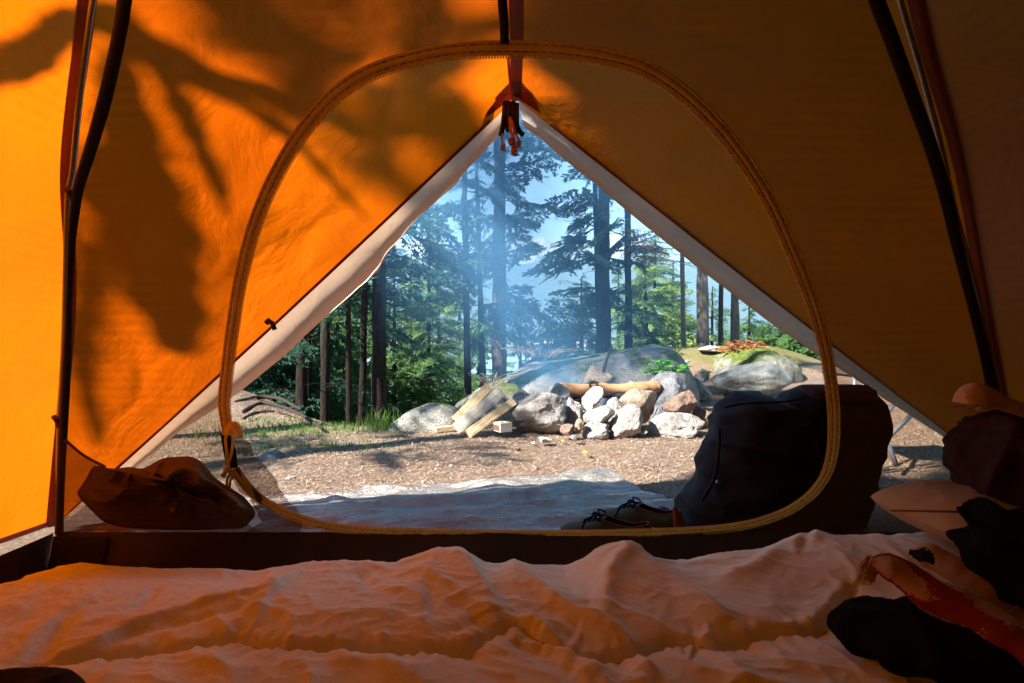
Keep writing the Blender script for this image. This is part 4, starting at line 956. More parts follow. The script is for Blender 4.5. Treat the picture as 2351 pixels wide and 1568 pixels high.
seam(EL[:NT // 2][::5] + [-.006, 0, .007], .008, 'door_hem', 'fly_seam', fly); seam(ER[:NT // 2][::5] + [.006, 0, .007], .008, 'door_hem', 'fly_seam', fly)
seam(EL[NT // 2 - 1:][::6], .018, 'ridge_seam', 'fly_seam', fly)
hl = np.array([QL[0] * (1 - k) + PL[0] * k + [0, 0, .04 * math.sin(math.pi * k) + .01] for k in np.linspace(0, 1, 24)])
seam(hl, .012, 'bottom_hem', 'fly_seam', fly)
# folded-back door flaps, pale lining showing
def flap(C, pix, label):
    pix = np.array(pix, float); n = 120; m = 16
    tt = np.linspace(0, 1, n); e = C + (Ap - C) * (tt * .995)[:, None]
    # inner edge: given by its run, a little further out than the hem
    ue = (e[:, 0] / e[:, 1]) * FPX + UC
    order = np.argsort(pix[:, 0]); pu = pix[order, 0]; pv = pix[order, 1]
    ve = VH - (e[:, 2] - HCAM) / e[:, 1] * FPX; pe = np.r_[0, np.cumsum(np.hypot(np.diff(ue), np.diff(ve)))]; pe /= pe[-1]
    si = np.r_[0, np.cumsum(np.hypot(np.diff(pix[:, 0]), np.diff(pix[:, 1])))]; si /= si[-1]; iu = np.interp(pe, si, pix[:, 0]); iv = np.interp(pe, si, pix[:, 1])
    ker = np.ones(5) / 5
    inner = np.array([P(iu[i], iv[i], e[i, 1] + .05 * math.sin(math.pi * min(1, tt[i] + .05))) for i in range(n)])
    s = np.linspace(0, 1, m)[None, :, None]
    V = e[:, None] * (1 - s) + inner[:, None] * s
    V = V + np.array([0, .035, 0]) * np.sin(np.pi * s) 
    p = V.reshape(-1, 3); p[:, 1] += fbm(p * [5, 5, 5] + C[0], 4) * .012 * np.repeat(1, len(p)) * np.tile(np.sin(np.pi * np.linspace(0, 1, m) * .5), n)
    return obj('door_flap', p, gridf(n, m), M['flap'], fly, label=label)
flap(Cl, [(140, 1203), (240, 1130), (318, 1068), (420, 985), (550, 900), (640, 826), (700, 770), (780, 700), (872, 620), (884, 590), (960, 500), (1050, 420), (1062, 400), (1110, 350), (1152, 306)], 'left pale flap with a kink near the top')
flap(Cr_, [(2330, 1120), (2169, 1004), (2092, 955), (1990, 888), (1915, 839), (1864, 806), (1756, 733), (1650, 652), (1551, 575), (1425, 472), (1291, 364), (1240, 320), (1205, 296)], 'right pale flap, straighter and greyer')
# apex patch
ap = []
for (u, v) in [(1165, 158), (1140, 185), (1120, 212), (1104, 250), (1092, 280), (1130, 262), (1168, 232), (1188, 228), (1215, 245), (1242, 262), (1228, 226), (1210, 200), (1192, 183), (1178, 163)]:
    yy = 1.85 - .32 * max(0, (232 - v) / 232.) * 1.3 - .010; ap.append(P(u, v, yy - .006))
ap = np.array(ap); cpt = P(1170, 215, 1.80)
pts = np.vstack([ap, (ap + cpt) / 2 + [0, -.004, 0], cpt]); na = len(ap)
F = [(i, (i + 1) % na, na + (i + 1) % na, na + i) for i in range(na)] + [(na + i, na + (i + 1) % na, 2 * na) for i in range(na)]
obj('apex_patch', pts, F, M['apex'], fly)
# hanging zip tapes and pull cords at the apex
zt = []
for k, (a, b, c) in enumerate((((1160, 236), (1156, 285), (1150, 312)), ((1168, 236), (1168, 280), (1166, 302)), ((1178, 236), (1180, 285), (1187, 305)), ((1186, 240), (1187, 290), (1200, 311)))):
    zt.append(tube(arc([P(*a, 1.80), P(*b, 1.78), P(*c, 1.80)], 20), .0085, 8))
V, F = merge(zt); obj('zip_tape', V, F, M['black'], fly)
def cord(pts, y, r, mat, parent, knot=True, name='pull_cord'):
    q = arc([P(u, v, y) for u, v in pts], 36); ps = [tube(q, r, 7)]
    if knot:
        k = q[-5]; th = np.linspace(0, 4 * np.pi, 30)
        ps.append(tube(k + np.stack([r * 1.8 * np.cos(th), r * 1.8 * np.sin(th), np.linspace(-r * 2.4, r * 2.4, 30)], 1), r * .95, 6))
    V, F = merge(ps); return obj(name, V, F, M[mat], parent)
cord([(1171, 270), (1172, 300), (1180, 322), (1181, 345), (1180, 358)], 1.77, .0045, 'cord_orange', fly)
cord([(1174, 276), (1180, 300), (1176, 322), (1177, 333)], 1.76, .0045, 'cord_orange', fly)
cord([(1155, 300), (1152, 318), (1154, 334), (1156, 346)], 1.79, .0035, 'cord_tan', fly)
cord([(1180, 296), (1188, 316), (1192, 326), (1190, 337)], 1.78, .0035, 'cord_tan', fly)
cord([(1166, 130), (1170, 180), (1176, 225), (1177, 232)], 1.60, .004, 'cord_orange', fly, knot=False)
# toggle on the left hem
tg = [tube(arc([P(611, 742, 1.84), P(620, 734, 1.84)], 5), .009, 8), tube(arc([P(617, 738, 1.84), P(625, 742, 1.83), P(631, 757, 1.83)], 10), .0075, 8)]
V, F = merge(tg); obj('toggle', V, F, M['black'], fly)

# ---- unseen trees added around the tent to shade it and streak the fly
from mathutils.bvhtree import BVHTree
dg = bpy.context.evaluated_depsgraph_get() if False else None
def bvh_of(o):
    me = o.data; return BVHTree.FromPolygons([v.co + WORG[fly.name] for v in me.vertices], [tuple(p.vertices) for p in me.polygons])
BV = [bvh_of(o) for o in bpy.data.objects if o.name.startswith('front_panel') or o.name.startswith('side_panel')]
def onfly(u, v):
    d = Vector(((u - UC) / FPX, 1, -(v - VH) / FPX)).normalized(); best = None
    for b in BV:
        h = b.ray_cast(Vector((0, 0, HCAM)), d)
        if h[0] is not None and (best is None or h[3] < best[1]): best = (h[0], h[3])
    return best[0]
ot = thing('shade_limb_tree', (-5.4, -2.4, 0), 'unseen tree added over the left of the tent, its limbs shadowing the fly', 'tree', 'unseen trees added to shade the tent')
V, F = tube(arc([(-5.4, -2.4, -.1), (-5.2, -2.3, 1.5), (-4.8, -2.1, 3.2), (-4.2, -1.8, 5)], 40), np.linspace(.13, .06, 40), 12); obj('trunk', V, F, M['bark_mid'], ot)
def shade_limb(pix, wpx, dist):
    q = np.array([np.array(onfly(u, v)) + np.array(SUN_TO) * dist for u, v in pix]); q = arc(q, 40); w = np.interp(np.linspace(0, 1, 40), np.linspace(0, 1, len(wpx)), wpx) / 2 / FPX * 1.45 * (1 + .12 * np.sin(np.arange(40) * 1.1 + q[0, 0] * 30) + .1 * np.sin(np.arange(40) * .43))
    V, F = tube(q, w, 10); return obj('shade_limb', V, F, M['bark_mid'], ot)
for a in SHADE_LIMBS: shade_limb(*a)
rr2 = np.random.default_rng(21)
def shade_conifer(trunk, z0, z1, n, Lm, seed, lb, tz_=0):  # one added conifer out of view, there for its shade
    t = thing('conifer_tree', (trunk[0], trunk[1], tz_), lb, 'tree', 'unseen trees added to shade the tent')
    V, F = tube(np.array([(trunk[0], trunk[1], z) for z in np.linspace(tz_ - .2, z1 + .5, 20)]), np.linspace(.16, .05, 20), 12); obj('trunk', V, F, M['bark_mid'], t)
    A, B = crown(np.random.default_rng(seed), lambda z: np.array([trunk[0], trunk[1], z]), z0, z1, n, Lm, Lm * .6, pitch=(-.15, .35), set_=SPB if seed in (34, 38) else SPM if seed in (31, 39, 41) else SPD)
    V = np.concatenate([A, B]); obj('crown', V, np.arange(len(V)).reshape(-1, 3), [M['nd_mid'], M['bark_dark']], t, smooth=False, midx=np.r_[np.zeros(len(A) // 3), np.ones(len(B) // 3)])
for a in SHADE_CONIFERS: shade_conifer(*a)
# ================================================================== INNER TENT
inner = thing('inner_tent', (0, .9, .012), 'inner tent of fine netting with a dark floor and an oval orange-zipped doorway', 'inner tent')
SL = .388
def DP(u, v, off=0.):      # direction met with the leaning door wall  y = 1.45 - (z-.15)*SL
    dx, dz = (u - UC) / FPX, -(v - VH) / FPX
    y = (1.45 - (HCAM - .15) * SL) / (1 + dz * SL) - off
    return np.array([dx * y, y, HCAM + dz * y])
ZP = [(536, 1076), (552, 1100), (580, 1132), (620, 1160), (690, 1192), (760, 1210), (850, 1220), (1000, 1225), (1300, 1228), (1560, 1222), (1700, 1209), (1790, 1183), (1850, 1148), (1893, 1100), (1913, 1040),
      (1917, 960), (1910, 880), (1892, 780), (1862, 680), (1822, 580), (1772, 470), (1704, 360), (1622, 262), (1545, 196), (1475, 155), (1400, 133), (1300, 118), (1172, 112), (1050, 117), (935, 138), (843, 170), (765, 222),
      (696, 300), (637, 395), (588, 505), (556, 620), (536, 730), (520, 850), (513, 930), (523, 998)]
zp = arc([DP(u, v) for u, v in ZP], 520)
nd_ = nrm(np.array([0, -1., -SL])) * -1; nd_ = np.array([0, 1., SL]) / math.hypot(1, SL); cam_side = -nd_
tan = nrm(np.gradient(zp, axis=0)); outw = nrm(np.cross(tan, nd_)); ctr = zp.mean(0)
if ((zp - ctr) * outw).sum() < 0: outw = -outw
zf = 1 + .0 * np.linspace(0, 1, 520)
pr = [(-1, .0), (-.99, .003), (-.72, .0042), (-.52, .0036), (-.46, .0012), (-.40, .0036), (0, .0042), (.42, .0038), (.48, .0012), (.54, .0038), (.9, .0036), (1, .001)]
zipt = None
V, F = ribbon(zp, outw, .0128, pr, np.tile(cam_side, (520, 1)))
V = V + np.repeat(fbm(np.stack([np.arange(520) * .35, np.zeros(520), np.zeros(520)], 1), 2)[:, None] * cam_side * .0015, len(pr), 0)
zo = obj('door_zip', V, F, M['zip'], inner)
def onzip(off, h): return zp + outw * off + cam_side * h
st = []
for off in (-.0059, .0062):
    q = onzip(off, .0030); 
    q = arc(q, 1500)
    for i in range(0, 1492, 6): st.append(tube(q[i:i + 5:2], .0010, 4, False))
V, F = merge(st); obj('stitching', V, F, M['stitch'], zo)
q = arc(onzip(-.0148, .003), 760); tt_ = nrm(np.gradient(q, axis=0)); tb = []
for i in range(760):
    a = q[i]; s1 = tt_[i] * .0016; s2 = np.cross(tt_[i], nd_) * .0034; s3 = cam_side * .002
    tb.append((np.array([a - s1 - s2, a + s1 - s2, a + s1 + s2, a - s1 + s2, a - s1 - s2 * .6 + s3, a + s1 - s2 * .6 + s3, a + s1 + s2 * .6 + s3, a - s1 + s2 * .6 + s3]),
               [(4, 5, 6, 7), (0, 1, 5, 4), (1, 2, 6, 5), (2, 3, 7, 6), (3, 0, 4, 7)]))
V, F = merge(tb); obj('zip_teeth', V, F, M['zipteeth'], zo)
# straps over the poles
def strap(pix, wpx, name, mat, label=None, off=.01):
    q = arc([DP(u, v, off) for u, v in pix], 90); t = nrm(np.gradient(q, axis=0)); sd = nrm(np.cross(t, nd_))
    w = np.interp(np.linspace(0, 1, 90), np.linspace(0, 1, len(wpx)), wpx) / FPX * q[:, 1] / 2
    V, F = ribbon(q, sd, w, ((-1, .004), (-.9, 0), (-.3, -.004), (.3, -.004), (.9, 0), (1, .004)), np.tile(nd_, (90, 1)))
    V2, F2 = ribbon(q + nd_ * .01, sd, w, ((-1, -.006), (1, -.006)), np.tile(nd_, (90, 1)))
    return obj(name, V, F, M[mat], inner)
SLp = [(345, -170), (292, -20), (281, 45), (262, 140), (235, 250), (205, 350), (180, 430), (170, 490), (163, 560), (157, 700), (150, 850), (142, 985), (136, 1100), (131, 1228)]
SRp = [(1960, -170), (2008, -10), (2050, 100), (2098, 230), (2140, 345), (2172, 450), (2198, 560), (2235, 700), (2268, 830), (2290, 930), (2330, 1080), (2365, 1228)]
strap(SLp, [34, 32, 30, 30, 26, 22, 16, 12, 18, 20, 20, 18, 18, 18], 'pole_strap', 'black')
strap(SRp, [34, 34, 32, 30, 28, 24, 22, 24, 30, 30, 30, 30], 'pole_strap', 'black')
strap([(1150, -170), (1153, -10), (1157, 50), (1159, 104)], [22, 22, 22, 20], 'ridge_strap', 'black')
# pole itself behind the left strap, tied with clips
pq = arc([DP(u, v, -.02) for u, v in [(262, -170), (222, -20), (200, 120), (182, 260), (168, 400), (158, 450), (152, 620), (146, 800), (136, 960), (133, 1100), (140, 1228)]], 80)
V, F = tube(pq, .0055, 8); obj('tent_pole', V, F, M['metal'], inner)
pq = arc([DP(u, v, -.02) for u, v in [(2030, -170), (2060, -10), (2110, 160), (2160, 345), (2190, 480), (2250, 700), (2300, 930), (2375, 1228)]], 80)
V, F = tube(pq, .0055, 8); obj('tent_pole', V, F, M['metal'], inner)
for (u, v) in ((160, 442), (129, 965)):
    V, F = merge([tube(arc([DP(u - 6, v - 8, .0), DP(u + 2, v + 2, .01), DP(u + 4, v + 14, .0)], 8), .006, 8), tube(arc([DP(u, v, .0), DP(u + 10, v + 30, .0)], 6), .0025, 6)]); obj('pole_clip', V, F, M['fly_seam'], inner)
# net wall around the oval
outer = np.array([(131, 1226)] + [p for p in SLp[::-1][1:]] + [(600, -185), (1150, -190), (1700, -185)] + SRp[:-1] + [(2365, 1226), (2000, 1227), (1560, 1230), (1000, 1231), (600, 1229), (350, 1227), (131, 1226)], float)
def loop_resample(pts, n):
    p = np.asarray(pts, float); s = np.r_[0, np.cumsum(np.linalg.norm(np.diff(p, axis=0), axis=1))]; t = np.linspace(0, s[-1], n); return np.stack([np.interp(t, s, p[:, k]) for k in range(p.shape[1])], 1)
oo = loop_resample(outer, 3000); zz = np.array(ZP, float); zz = loop_resample(np.vstack([zz, zz[:1]]), 3000); cc = np.array([1215., 680.])
NA = 300; ang = np.linspace(-np.pi, np.pi, NA, endpoint=False)
def byang(pts):
    a = np.arctan2(pts[:, 1] - cc[1], pts[:, 0] - cc[0]); o = np.argsort(a); a, q = a[o], pts[o]
    return np.stack([np.interp(ang, a, q[:, k], period=2 * np.pi) for k in (0, 1)], 1)
ob, ib = byang(oo), byang(zz); NR = 26; V = []
for i in range(NA):
    for j in range(NR):
        f = j / (NR - 1); q = ib[i] * (1 - f) + ob[i] * f; V.append(DP(q[0], q[1], 0))
V = np.array(V); bell = np.tile(np.sin(np.pi * np.linspace(0, 1, NR)), NA)
V = V + cam_side * ((fbm(V * [5, 5, 4], 3) * .007 + (1 - np.abs(fbm(V * [3, 3, 6] + 4, 2))) ** 4 * .006) * bell)[:, None]
obj('net_wall', V, gridf(NA, NR, True), M['net'], inner)
# side nets
def sidenet(S, sx_, label):
    a = arc([DP(u, v) for u, v in S], 50); b = a.copy(); b[:, 1] = -1.2; b[:, 0] = np.interp(a[:, 2], [.1, .6, 1.2], [1.16 * sx_, 1.12 * sx_, .8 * sx_])
    s = np.linspace(0, 1, 30)[None, :, None]; V = (a[:, None] * (1 - s) + b[:, None] * s); V[..., 0] += -sx_ * .02 * np.sin(np.pi * s[..., 0])
    return obj('side_net', V.reshape(-1, 3), gridf(50, 30), M['net_side'], inner)
sidenet(SLp, -1, None); sidenet(SRp, 1, None)
# tub: floor and low walls
XL, XR, YF, YB, TZ = DP(131, 1228)[0], DP(2365, 1228)[0], 1.45, -1.25, .15
def sheet(a, b, c, d, n, m, name, mat, amp=.003, seed=0):
    a, b, c, d = map(np.array, (a, b, c, d)); s = np.linspace(0, 1, n)[:, None, None]; t = np.linspace(0, 1, m)[None, :, None]
    V = ((a * (1 - s) + b * s) * (1 - t) + (d * (1 - s) + c * s) * t).reshape(-1, 3)
    nn_ = nrm(np.cross(b - a, d - a)); V = V + nn_ * (fbm(V * [4, 4, 9] + seed, 3) * amp)[:, None]; return obj(name, V, gridf(n, m), M[mat], inner)
sheet((XL, YB, .014), (XR, YB, .014), (XR, 1.41, .014), (XL, 1.41, .014), 60, 60, 'tub_floor', 'tub')
sheet((XL, 1.41, .014), (XR, 1.41, .014), (XR, YF, TZ + .002), (XL, YF, TZ + .002), 160, 14, 'tub_front', 'tub', .006)
sheet((XL - .0, 1.41, .016), (XL - .0, YB, .016), (XL - .01, YB, TZ), (XL - .01, YF, TZ), 100, 10, 'tub_side', 'tub', .004)
sheet((XR, 1.41, .016), (XR, YB, .016), (XR, YB, TZ), (XR, YF, TZ), 100, 10, 'tub_side', 'tub', .004)
sheet((XL, 1.405, .02), (XL + .13, 1.405, .02), (XL + .14, 1.437, .145), (XL, 1.437, .145), 8, 8, 'corner_patch', 'black', 0)
V, F = tube(arc([DP(1440, 1236, .012), DP(1440, 1262, .012), P(1440, 1310, 1.40)], 10), .008, 6); obj('sill_tab', V, F, M['black'], inner)
# loose netting of the opened door by the left zip end
def sheetpix(cols, name, mat, y0, amp=.02, seed=0, bulge=.03):
    """cols: list of (left pixel, right pixel) rows, near-door cloth with folds"""
    n, m = 70, 40; c = np.array(cols, float); si = np.linspace(0, 1, len(c)); tt = np.linspace(0, 1, n)
    L_ = np.stack([np.interp(tt, si, c[:, k]) for k in range(2)], 1); R_ = np.stack([np.interp(tt, si, c[:, k]) for k in (2, 3)], 1); V = []
    for i in range(n):
        for j in range(m):
            f = j / (m - 1); q = L_[i] * (1 - f) + R_[i] * f; p = DP(q[0], q[1], y0 + bulge * math.sin(math.pi * f)); V.append(p)
    V = np.array(V); V[:, 1] += fbm(V * [26, 10, 7] + seed, 3) * amp; return obj(name, V, gridf(n, m), M[mat], inner)
sheetpix([(508, 996, 552, 996), (510, 1030, 580, 1030), (515, 1060, 605, 1065), (522, 1090, 632, 1105), (540, 1125, 655, 1145), (575, 1160, 676, 1172), (600, 1200, 700, 1200), (560, 1222, 690, 1222)], 'loose_door_net', 'net_dark', -.03, .03, 1)
sheetpix([(506, 996, 532, 996), (512, 1035, 540, 1035), (520, 1075, 545, 1075)], 'open_zip_edge', 'black', .0, .004, 2, .0)
# rolled slider end
V, F = tube(arc([DP(527, 990, .01), DP(535, 976, .02), DP(547, 986, .022), DP(549, 996, .012)], 16), .010, 10); obj('zip_end_fold', V, F, M['zip'], inner)
def dcord(pts, r=.0032, off=.014, knot=-4):
    q = arc([DP(u, v, off) for u, v in pts], 40); ps = [tube(q, r, 7)]
    k = q[knot]; th = np.linspace(0, 4 * np.pi, 30); ps.append(tube(k + np.stack([r * 1.9 * np.cos(th), r * 1.9 * np.sin(th), np.linspace(-r * 2.2, r * 2.2, 30)], 1), r, 6))
    V, F = merge(ps); return obj('pull_cord', V, F, M['cord'], inner)
dcord([(522, 994), (517, 1010), (520, 1040), (521, 1070), (519, 1082), (508, 1092)], knot=-8); dcord([(530, 994), (534, 1008), (531, 1040), (523, 1070), (519, 1084), (513, 1096)], knot=-8)
dcord([(538, 1080), (522, 1098), (520, 1130), (518, 1158), (518, 1174)]); dcord([(540, 1082), (530, 1098), (526, 1120), (520, 1150), (518, 1160)], knot=-2)
# stowed door cloth bundle in the left corner
def bundle():
    pts = np.array([(189, 1111), (213, 1067), (255, 1077), (303, 1071), (323, 1079), (373, 1051), (439, 1047), (466, 1062), (490, 1095), (520, 1116), (560, 1140), (590, 1180), (560, 1214), (440, 1219), (330, 1216), (277, 1212), (235, 1200), (200, 1165), (171, 1133)], float)
    c = np.array([395., 1112.]); n, m = 300, 80; q = loop_resample(np.vstack([pts, pts[:1]]), n + 1)[:-1]
    ker = np.ones(9) / 9; q = np.stack([np.convolve(np.r_[q[-4:, k], q[:, k], q[:4, k]], ker, 'valid') for k in (0, 1)], 1)
    F_, TH = np.meshgrid(np.linspace(0, 1, m), np.linspace(0, 2 * np.pi, n, endpoint=False), indexing='ij')
    px = c[0] + (q[None, :, 0] - c[0]) * F_; py = c[1] + (q[None, :, 1] - c[1]) * F_
    base = .15 * np.clip(1 - F_ ** 2.4, 0, 1) ** .6
    ph = TH * 2 - F_ * 6.5 + .8 * np.sin(TH * 3 + 1); r1 = (.5 + .5 * np.cos(ph)) ** 2.2; ph2 = TH * 5 + F_ * 4 + 1.3 * np.sin(TH * 2); r2 = (.5 + .5 * np.cos(ph2)) ** 3
    env = F_ ** .6 * (1 - F_ ** 6); off = base * .75 + .070 * r1 ** 1.6 * env + .045 * r2 * env + .020 * (.5 + .5 * np.cos(TH * 11 - F_ * 9)) ** 4 * env
    wn = fbm(np.stack([np.cos(TH.ravel()) * F_.ravel() * 1.6, np.sin(TH.ravel()) * F_.ravel() * 1.6, 0 * F_.ravel()], 1) + 3, 2).reshape(F_.shape); q3 = np.stack([px.ravel() / 60, py.ravel() / 34, 0 * px.ravel()], 1); q3[:, 0] += .9 * pn(q3 * .7 + 5); q3[:, 1] += .9 * pn(q3 * .7 + 9)
    cr3 = ((1 - np.abs(pn(q3))) ** 2 * .030 + (1 - np.abs(pn(q3 * 2.3 + 4))) ** 4 * .006).reshape(F_.shape); off = off + wn * .03 * env + cr3 * env
    V = np.array([DP(a, b, -.04 + o) for a, b, o in zip(px.ravel(), py.ravel(), off.ravel())])
    return V, np.array([(j * n + i, j * n + (i + 1) % n, (j + 1) * n + (i + 1) % n, (j + 1) * n + i) for j in range(m - 1) for i in range(n)])
V, F = bundle(); obj('stowed_door', V, F, M['bundle'], inner)
sheetpix([(136, 1012, 146, 1015), (136, 1040, 200, 1050), (136, 1075, 262, 1082), (136, 1120, 380, 1125), (136, 1170, 500, 1165), (136, 1223, 600, 1223)], 'net_pocket', 'net_dark', .16, .012, 3, .0)
seamq = arc([DP(146, 1008, .01), DP(190, 1045, .02), DP(240, 1072, .04)], 16); V, F = tube(seamq, .003, 6); obj('corner_tie', V, F, M['stitch'], inner)

# ================================================================== SLEEPING BAG AND THINGS ON IT
def z6(a, b): return (1175.5 + a * .5, 1148 + b * .5)
def z5(a, b): return (a * .5, 1148 + b * .5)
nX, nY = 620, 420
bxs = np.linspace(-1.30, 1.27, nX); bys = np.linspace(.20, 1.36, nY)
BX, BY = np.meshgrid(bxs, bys, indexing='ij')
su = [-400, 0, 60, 130, 200, 330, 470, 560, 620, 680, 800, 900, 950, 1000, 1050, 1080, 1110, 1150, 1180, 1220, 1300, 1340, 1370, 1400, 1430, 1465, 1500, 1560, 1600, 1700, 1790, 1850, 1900, 2000, 2100, 2400, 2800]
sv = [1400, 1352, 1333, 1322, 1317, 1320, 1325, 1327, 1318, 1305, 1311, 1312, 1296, 1277, 1280, 1290, 1308, 1310, 1300, 1312, 1318, 1300, 1275, 1261, 1256, 1266, 1288, 1295, 1290, 1272, 1262, 1244, 1234, 1240, 1240, 1240, 1240]
YE = 1.19
crest = HCAM - (np.interp(BX / YE * FPX + UC, su, sv) - VH) / FPX * YE
k_ = BY / YE
near_ = .145 + .05 * np.clip((BY - .6) / .5, 0, 1); base = near_ + (crest - near_) * np.exp(-((BY - YE) / .14) ** 2)
e = np.clip((1.30 - BY) / .11, 0, 1); fall = np.sqrt(np.clip(1 - (1 - e) ** 2, 0, 1))
eL = np.clip((BX + 1.15) / .2, 0, 1); fallL = np.sqrt(np.clip(1 - (1 - eL) ** 2, 0, 1))
Pxy = np.stack([BX.ravel(), BY.ravel()], 1)
def pdist(pix, z=.175, raw=False):
    q = np.array([PZ(u, v, z)[:2] for u, v in pix]) if not raw else np.array(pix)
    best = np.full(len(Pxy), 9.); along = np.zeros(len(Pxy)); side = np.zeros(len(Pxy)); acc = 0
    for a, b in zip(q[:-1], q[1:]):
        d = b - a; L = np.linalg.norm(d); t = np.clip(((Pxy - a) @ d) / L ** 2, 0, 1); c = a + t[:, None] * d
        v = Pxy - c; dd = np.linalg.norm(v, axis=1); k = dd < best
        best[k] = dd[k]; along[k] = (acc + t * L)[k]; side[k] = np.sign(v[:, 0] * d[1] - v[:, 1] * d[0])[k]; acc += L
    sh = BX.shape; return best.reshape(sh), along.reshape(sh) / acc, side.reshape(sh)
H_ = np.zeros_like(BX)
def ridge(pix, amp, w, asym=0.):
    global H_
    d, a, s = pdist(cr([(x, y, 0) for x, y in pix], 24)[:, :2]); fade = np.sin(np.pi * np.clip(a, .0, 1)) ** .5
    ww = w * (1 + asym * s); H_ = H_ + .62 * amp * np.exp(-(d / ww) ** 2) * (.25 + .75 * fade) 
ridge([z5(430, 490), z5(290, 560), z5(130, 745)], -.022, .016); ridge([z5(380, 500), z5(250, 570), z5(80, 720)], .012, .03)
ridge([z5(1230, 440), z5(900, 500), z5(620, 570), z5(380, 660), z5(200, 720)], .020, .022, .5)
ridge([z5(1240, 490), z5(900, 550), z5(600, 600), z5(420, 670)], -.014, .014)
ridge([z5(720, 400), z5(640, 480), z5(560, 520)], -.014, .012); ridge([z5(1350, 330), z5(1260, 420), z5(1160, 590)], .018, .018, .5)
ridge([z5(1650, 330), z5(1690, 400), z5(1730, 450)], -.014, .012); ridge([z5(1960, 430), z5(1985, 500), z5(2000, 570)], -.012, .010)
ridge([z5(2110, 280), z5(2200, 420), z5(2280, 560)], .035, .03, .4); ridge([z5(2200, 330), z5(2290, 440), z5(2351, 470)], -.018, .018)
ridge([z5(300, 350), z5(240, 400), z5(160, 470)], -.006, .012); ridge([z5(2000, 640), z5(2120, 620), z5(2200, 560)], -.01, .012)
ridge([z6(0, 330), z6(110, 420), z6(260, 540), z6(430, 600), z6(560, 690)], .034, .026, .5); ridge([z6(60, 440), z6(190, 540), z6(330, 620), z6(430, 690)], -.018, .018)
ridge([z6(560, 300), z6(450, 400), z6(425, 560)], .024, .020); ridge([z6(570, 300), z6(760, 420), z6(1000, 590)], .030, .024, .4)
ridge([z6(600, 290), z6(720, 350), z6(850, 450)], -.014, .016); ridge([z6(1280, 250), z6(1150, 350), z6(960, 400)], .020, .022)
ridge([z6(1440, 210), z6(1330, 300), z6(1290, 340)], .024, .022); ridge([z6(1370, 260), z6(1330, 330)], -.02, .012)
ridge([z6(0, 590), z6(120, 590), z6(240, 700), z6(420, 790)], .026, .022, .5); ridge([z6(0, 660), z6(150, 700), z6(300, 790)], -.016, .018)
ridge([z6(1150, 560), z6(1270, 600), z6(1400, 560), z6(1520, 460)], .012, .02); ridge([z6(1550, 500), z6(1700, 640), z6(1850, 820)], .03, .04)
ridge([z6(850, 640), z6(1000, 740), z6(1100, 830)], .018, .02); ridge([z6(560, 700), z6(620, 780), z6(600, 840)], .015, .016); ridge([z5(1500, 700), z5(1700, 740), z5(1900, 830)], .014, .02)
ridge([z5(560, 690), z5(480, 780), z5(440, 830)], .010, .014); ridge([z5(900, 680), z5(1000, 760), z5(1100, 840)], .012, .018)
seamp = [(60, 1512), (150, 1493), (240, 1482), (340, 1478), (420, 1472), (540, 1460), (620, 1480), (700, 1484), (800, 1486), (900, 1488), (1000, 1490), (1070, 1492), (1110, 1470), (1180, 1440), (1240, 1470), (1290, 1488), (1345, 1500), (1405, 1498), (1470, 1490), (1530, 1466), (1590, 1470), (1650, 1484), (1700, 1470), (1760, 1455), (1880, 1446), (1925, 1400), (1960, 1376)]
ds, als, sds = pdist(cr([(x, y, 0) for x, y in seamp], 90)[:, :2])
puck = pn(np.stack([als.ravel() * 85, np.zeros(als.size), sds.ravel()], 1)).reshape(als.shape)
puckw = pn(np.stack([als.ravel() * 30, np.zeros(als.size), sds.ravel() + 5], 1)).reshape(als.shape)
wx = xyz(BX, BY); warp = np.stack([wx[:, 0] + .12 * pn(wx * 3), wx[:, 1] + .12 * pn(wx * 3 + 9), wx[:, 2]], 1)
ca, sa = math.cos(.6), math.sin(.6); wr_ = np.stack([warp[:, 0] * ca - warp[:, 1] * sa, warp[:, 0] * sa + warp[:, 1] * ca, wx[:, 2]], 1)
rid1 = (1 - np.abs(pn(wr_ * [3.2, 8, 1] + 2))).reshape(BX.shape) ** 4; rid2 = (1 - np.abs(pn(wr_ * [9, 17, 1] + 7))).reshape(BX.shape) ** 5
soft = fbm(wx * 2.2, 3).reshape(BX.shape); fine = fbm(wx * 26, 3).reshape(BX.shape); rid3 = (1 - np.abs(pn(np.stack([wx[:, 0] * 30 + wx[:, 1] * 12, wx[:, 1] * 22 - wx[:, 0] * 16, wx[:, 2]], 1)))).reshape(BX.shape) ** 6
Hs = H_ + .012 * soft + .006 * rid1 + .003 * rid2 * np.clip(soft + .6, 0, 1) + .0004 * fine + .0013 * rid3
puff = .010 * (1 - np.exp(-ds / .03)) - .010 - .007 * np.exp(-ds / .05) * (sds > 0) * (1 - np.exp(-ds / .006))
Hs = Hs + .0018 * (1 - np.abs(fbm(wr_ * [16, 30, 1] + 11, 2))).reshape(BX.shape) ** 3 + .004 * (1 - np.abs(fbm(warp * [7, 5, 1] + 31, 2))).reshape(BX.shape) ** 4
Hs = Hs + puff - .018 * np.exp(-(ds / .006) ** 2) + (puck * .012 + puckw * .011) * np.exp(-ds / .03) * (1 - np.exp(-ds / .004))
BZ = .02 + (base - .02 + Hs) * fall * fallL
Hsave = BZ.copy()
def bagz(x, y):
    i = int(np.clip(np.searchsorted(bxs, x), 0, nX - 1)); j = int(np.clip(np.searchsorted(bys, y), 0, nY - 1)); return BZ[i, j]
sb = thing('sleeping_bag', (0, .8, .02), 'rumpled pale pink sleeping bag spread across the tent floor', 'sleeping bag')
obj('quilted_cover', np.stack([BX, BY, BZ], -1).reshape(-1, 3), gridf(nX, nY), M['bag'], sb)
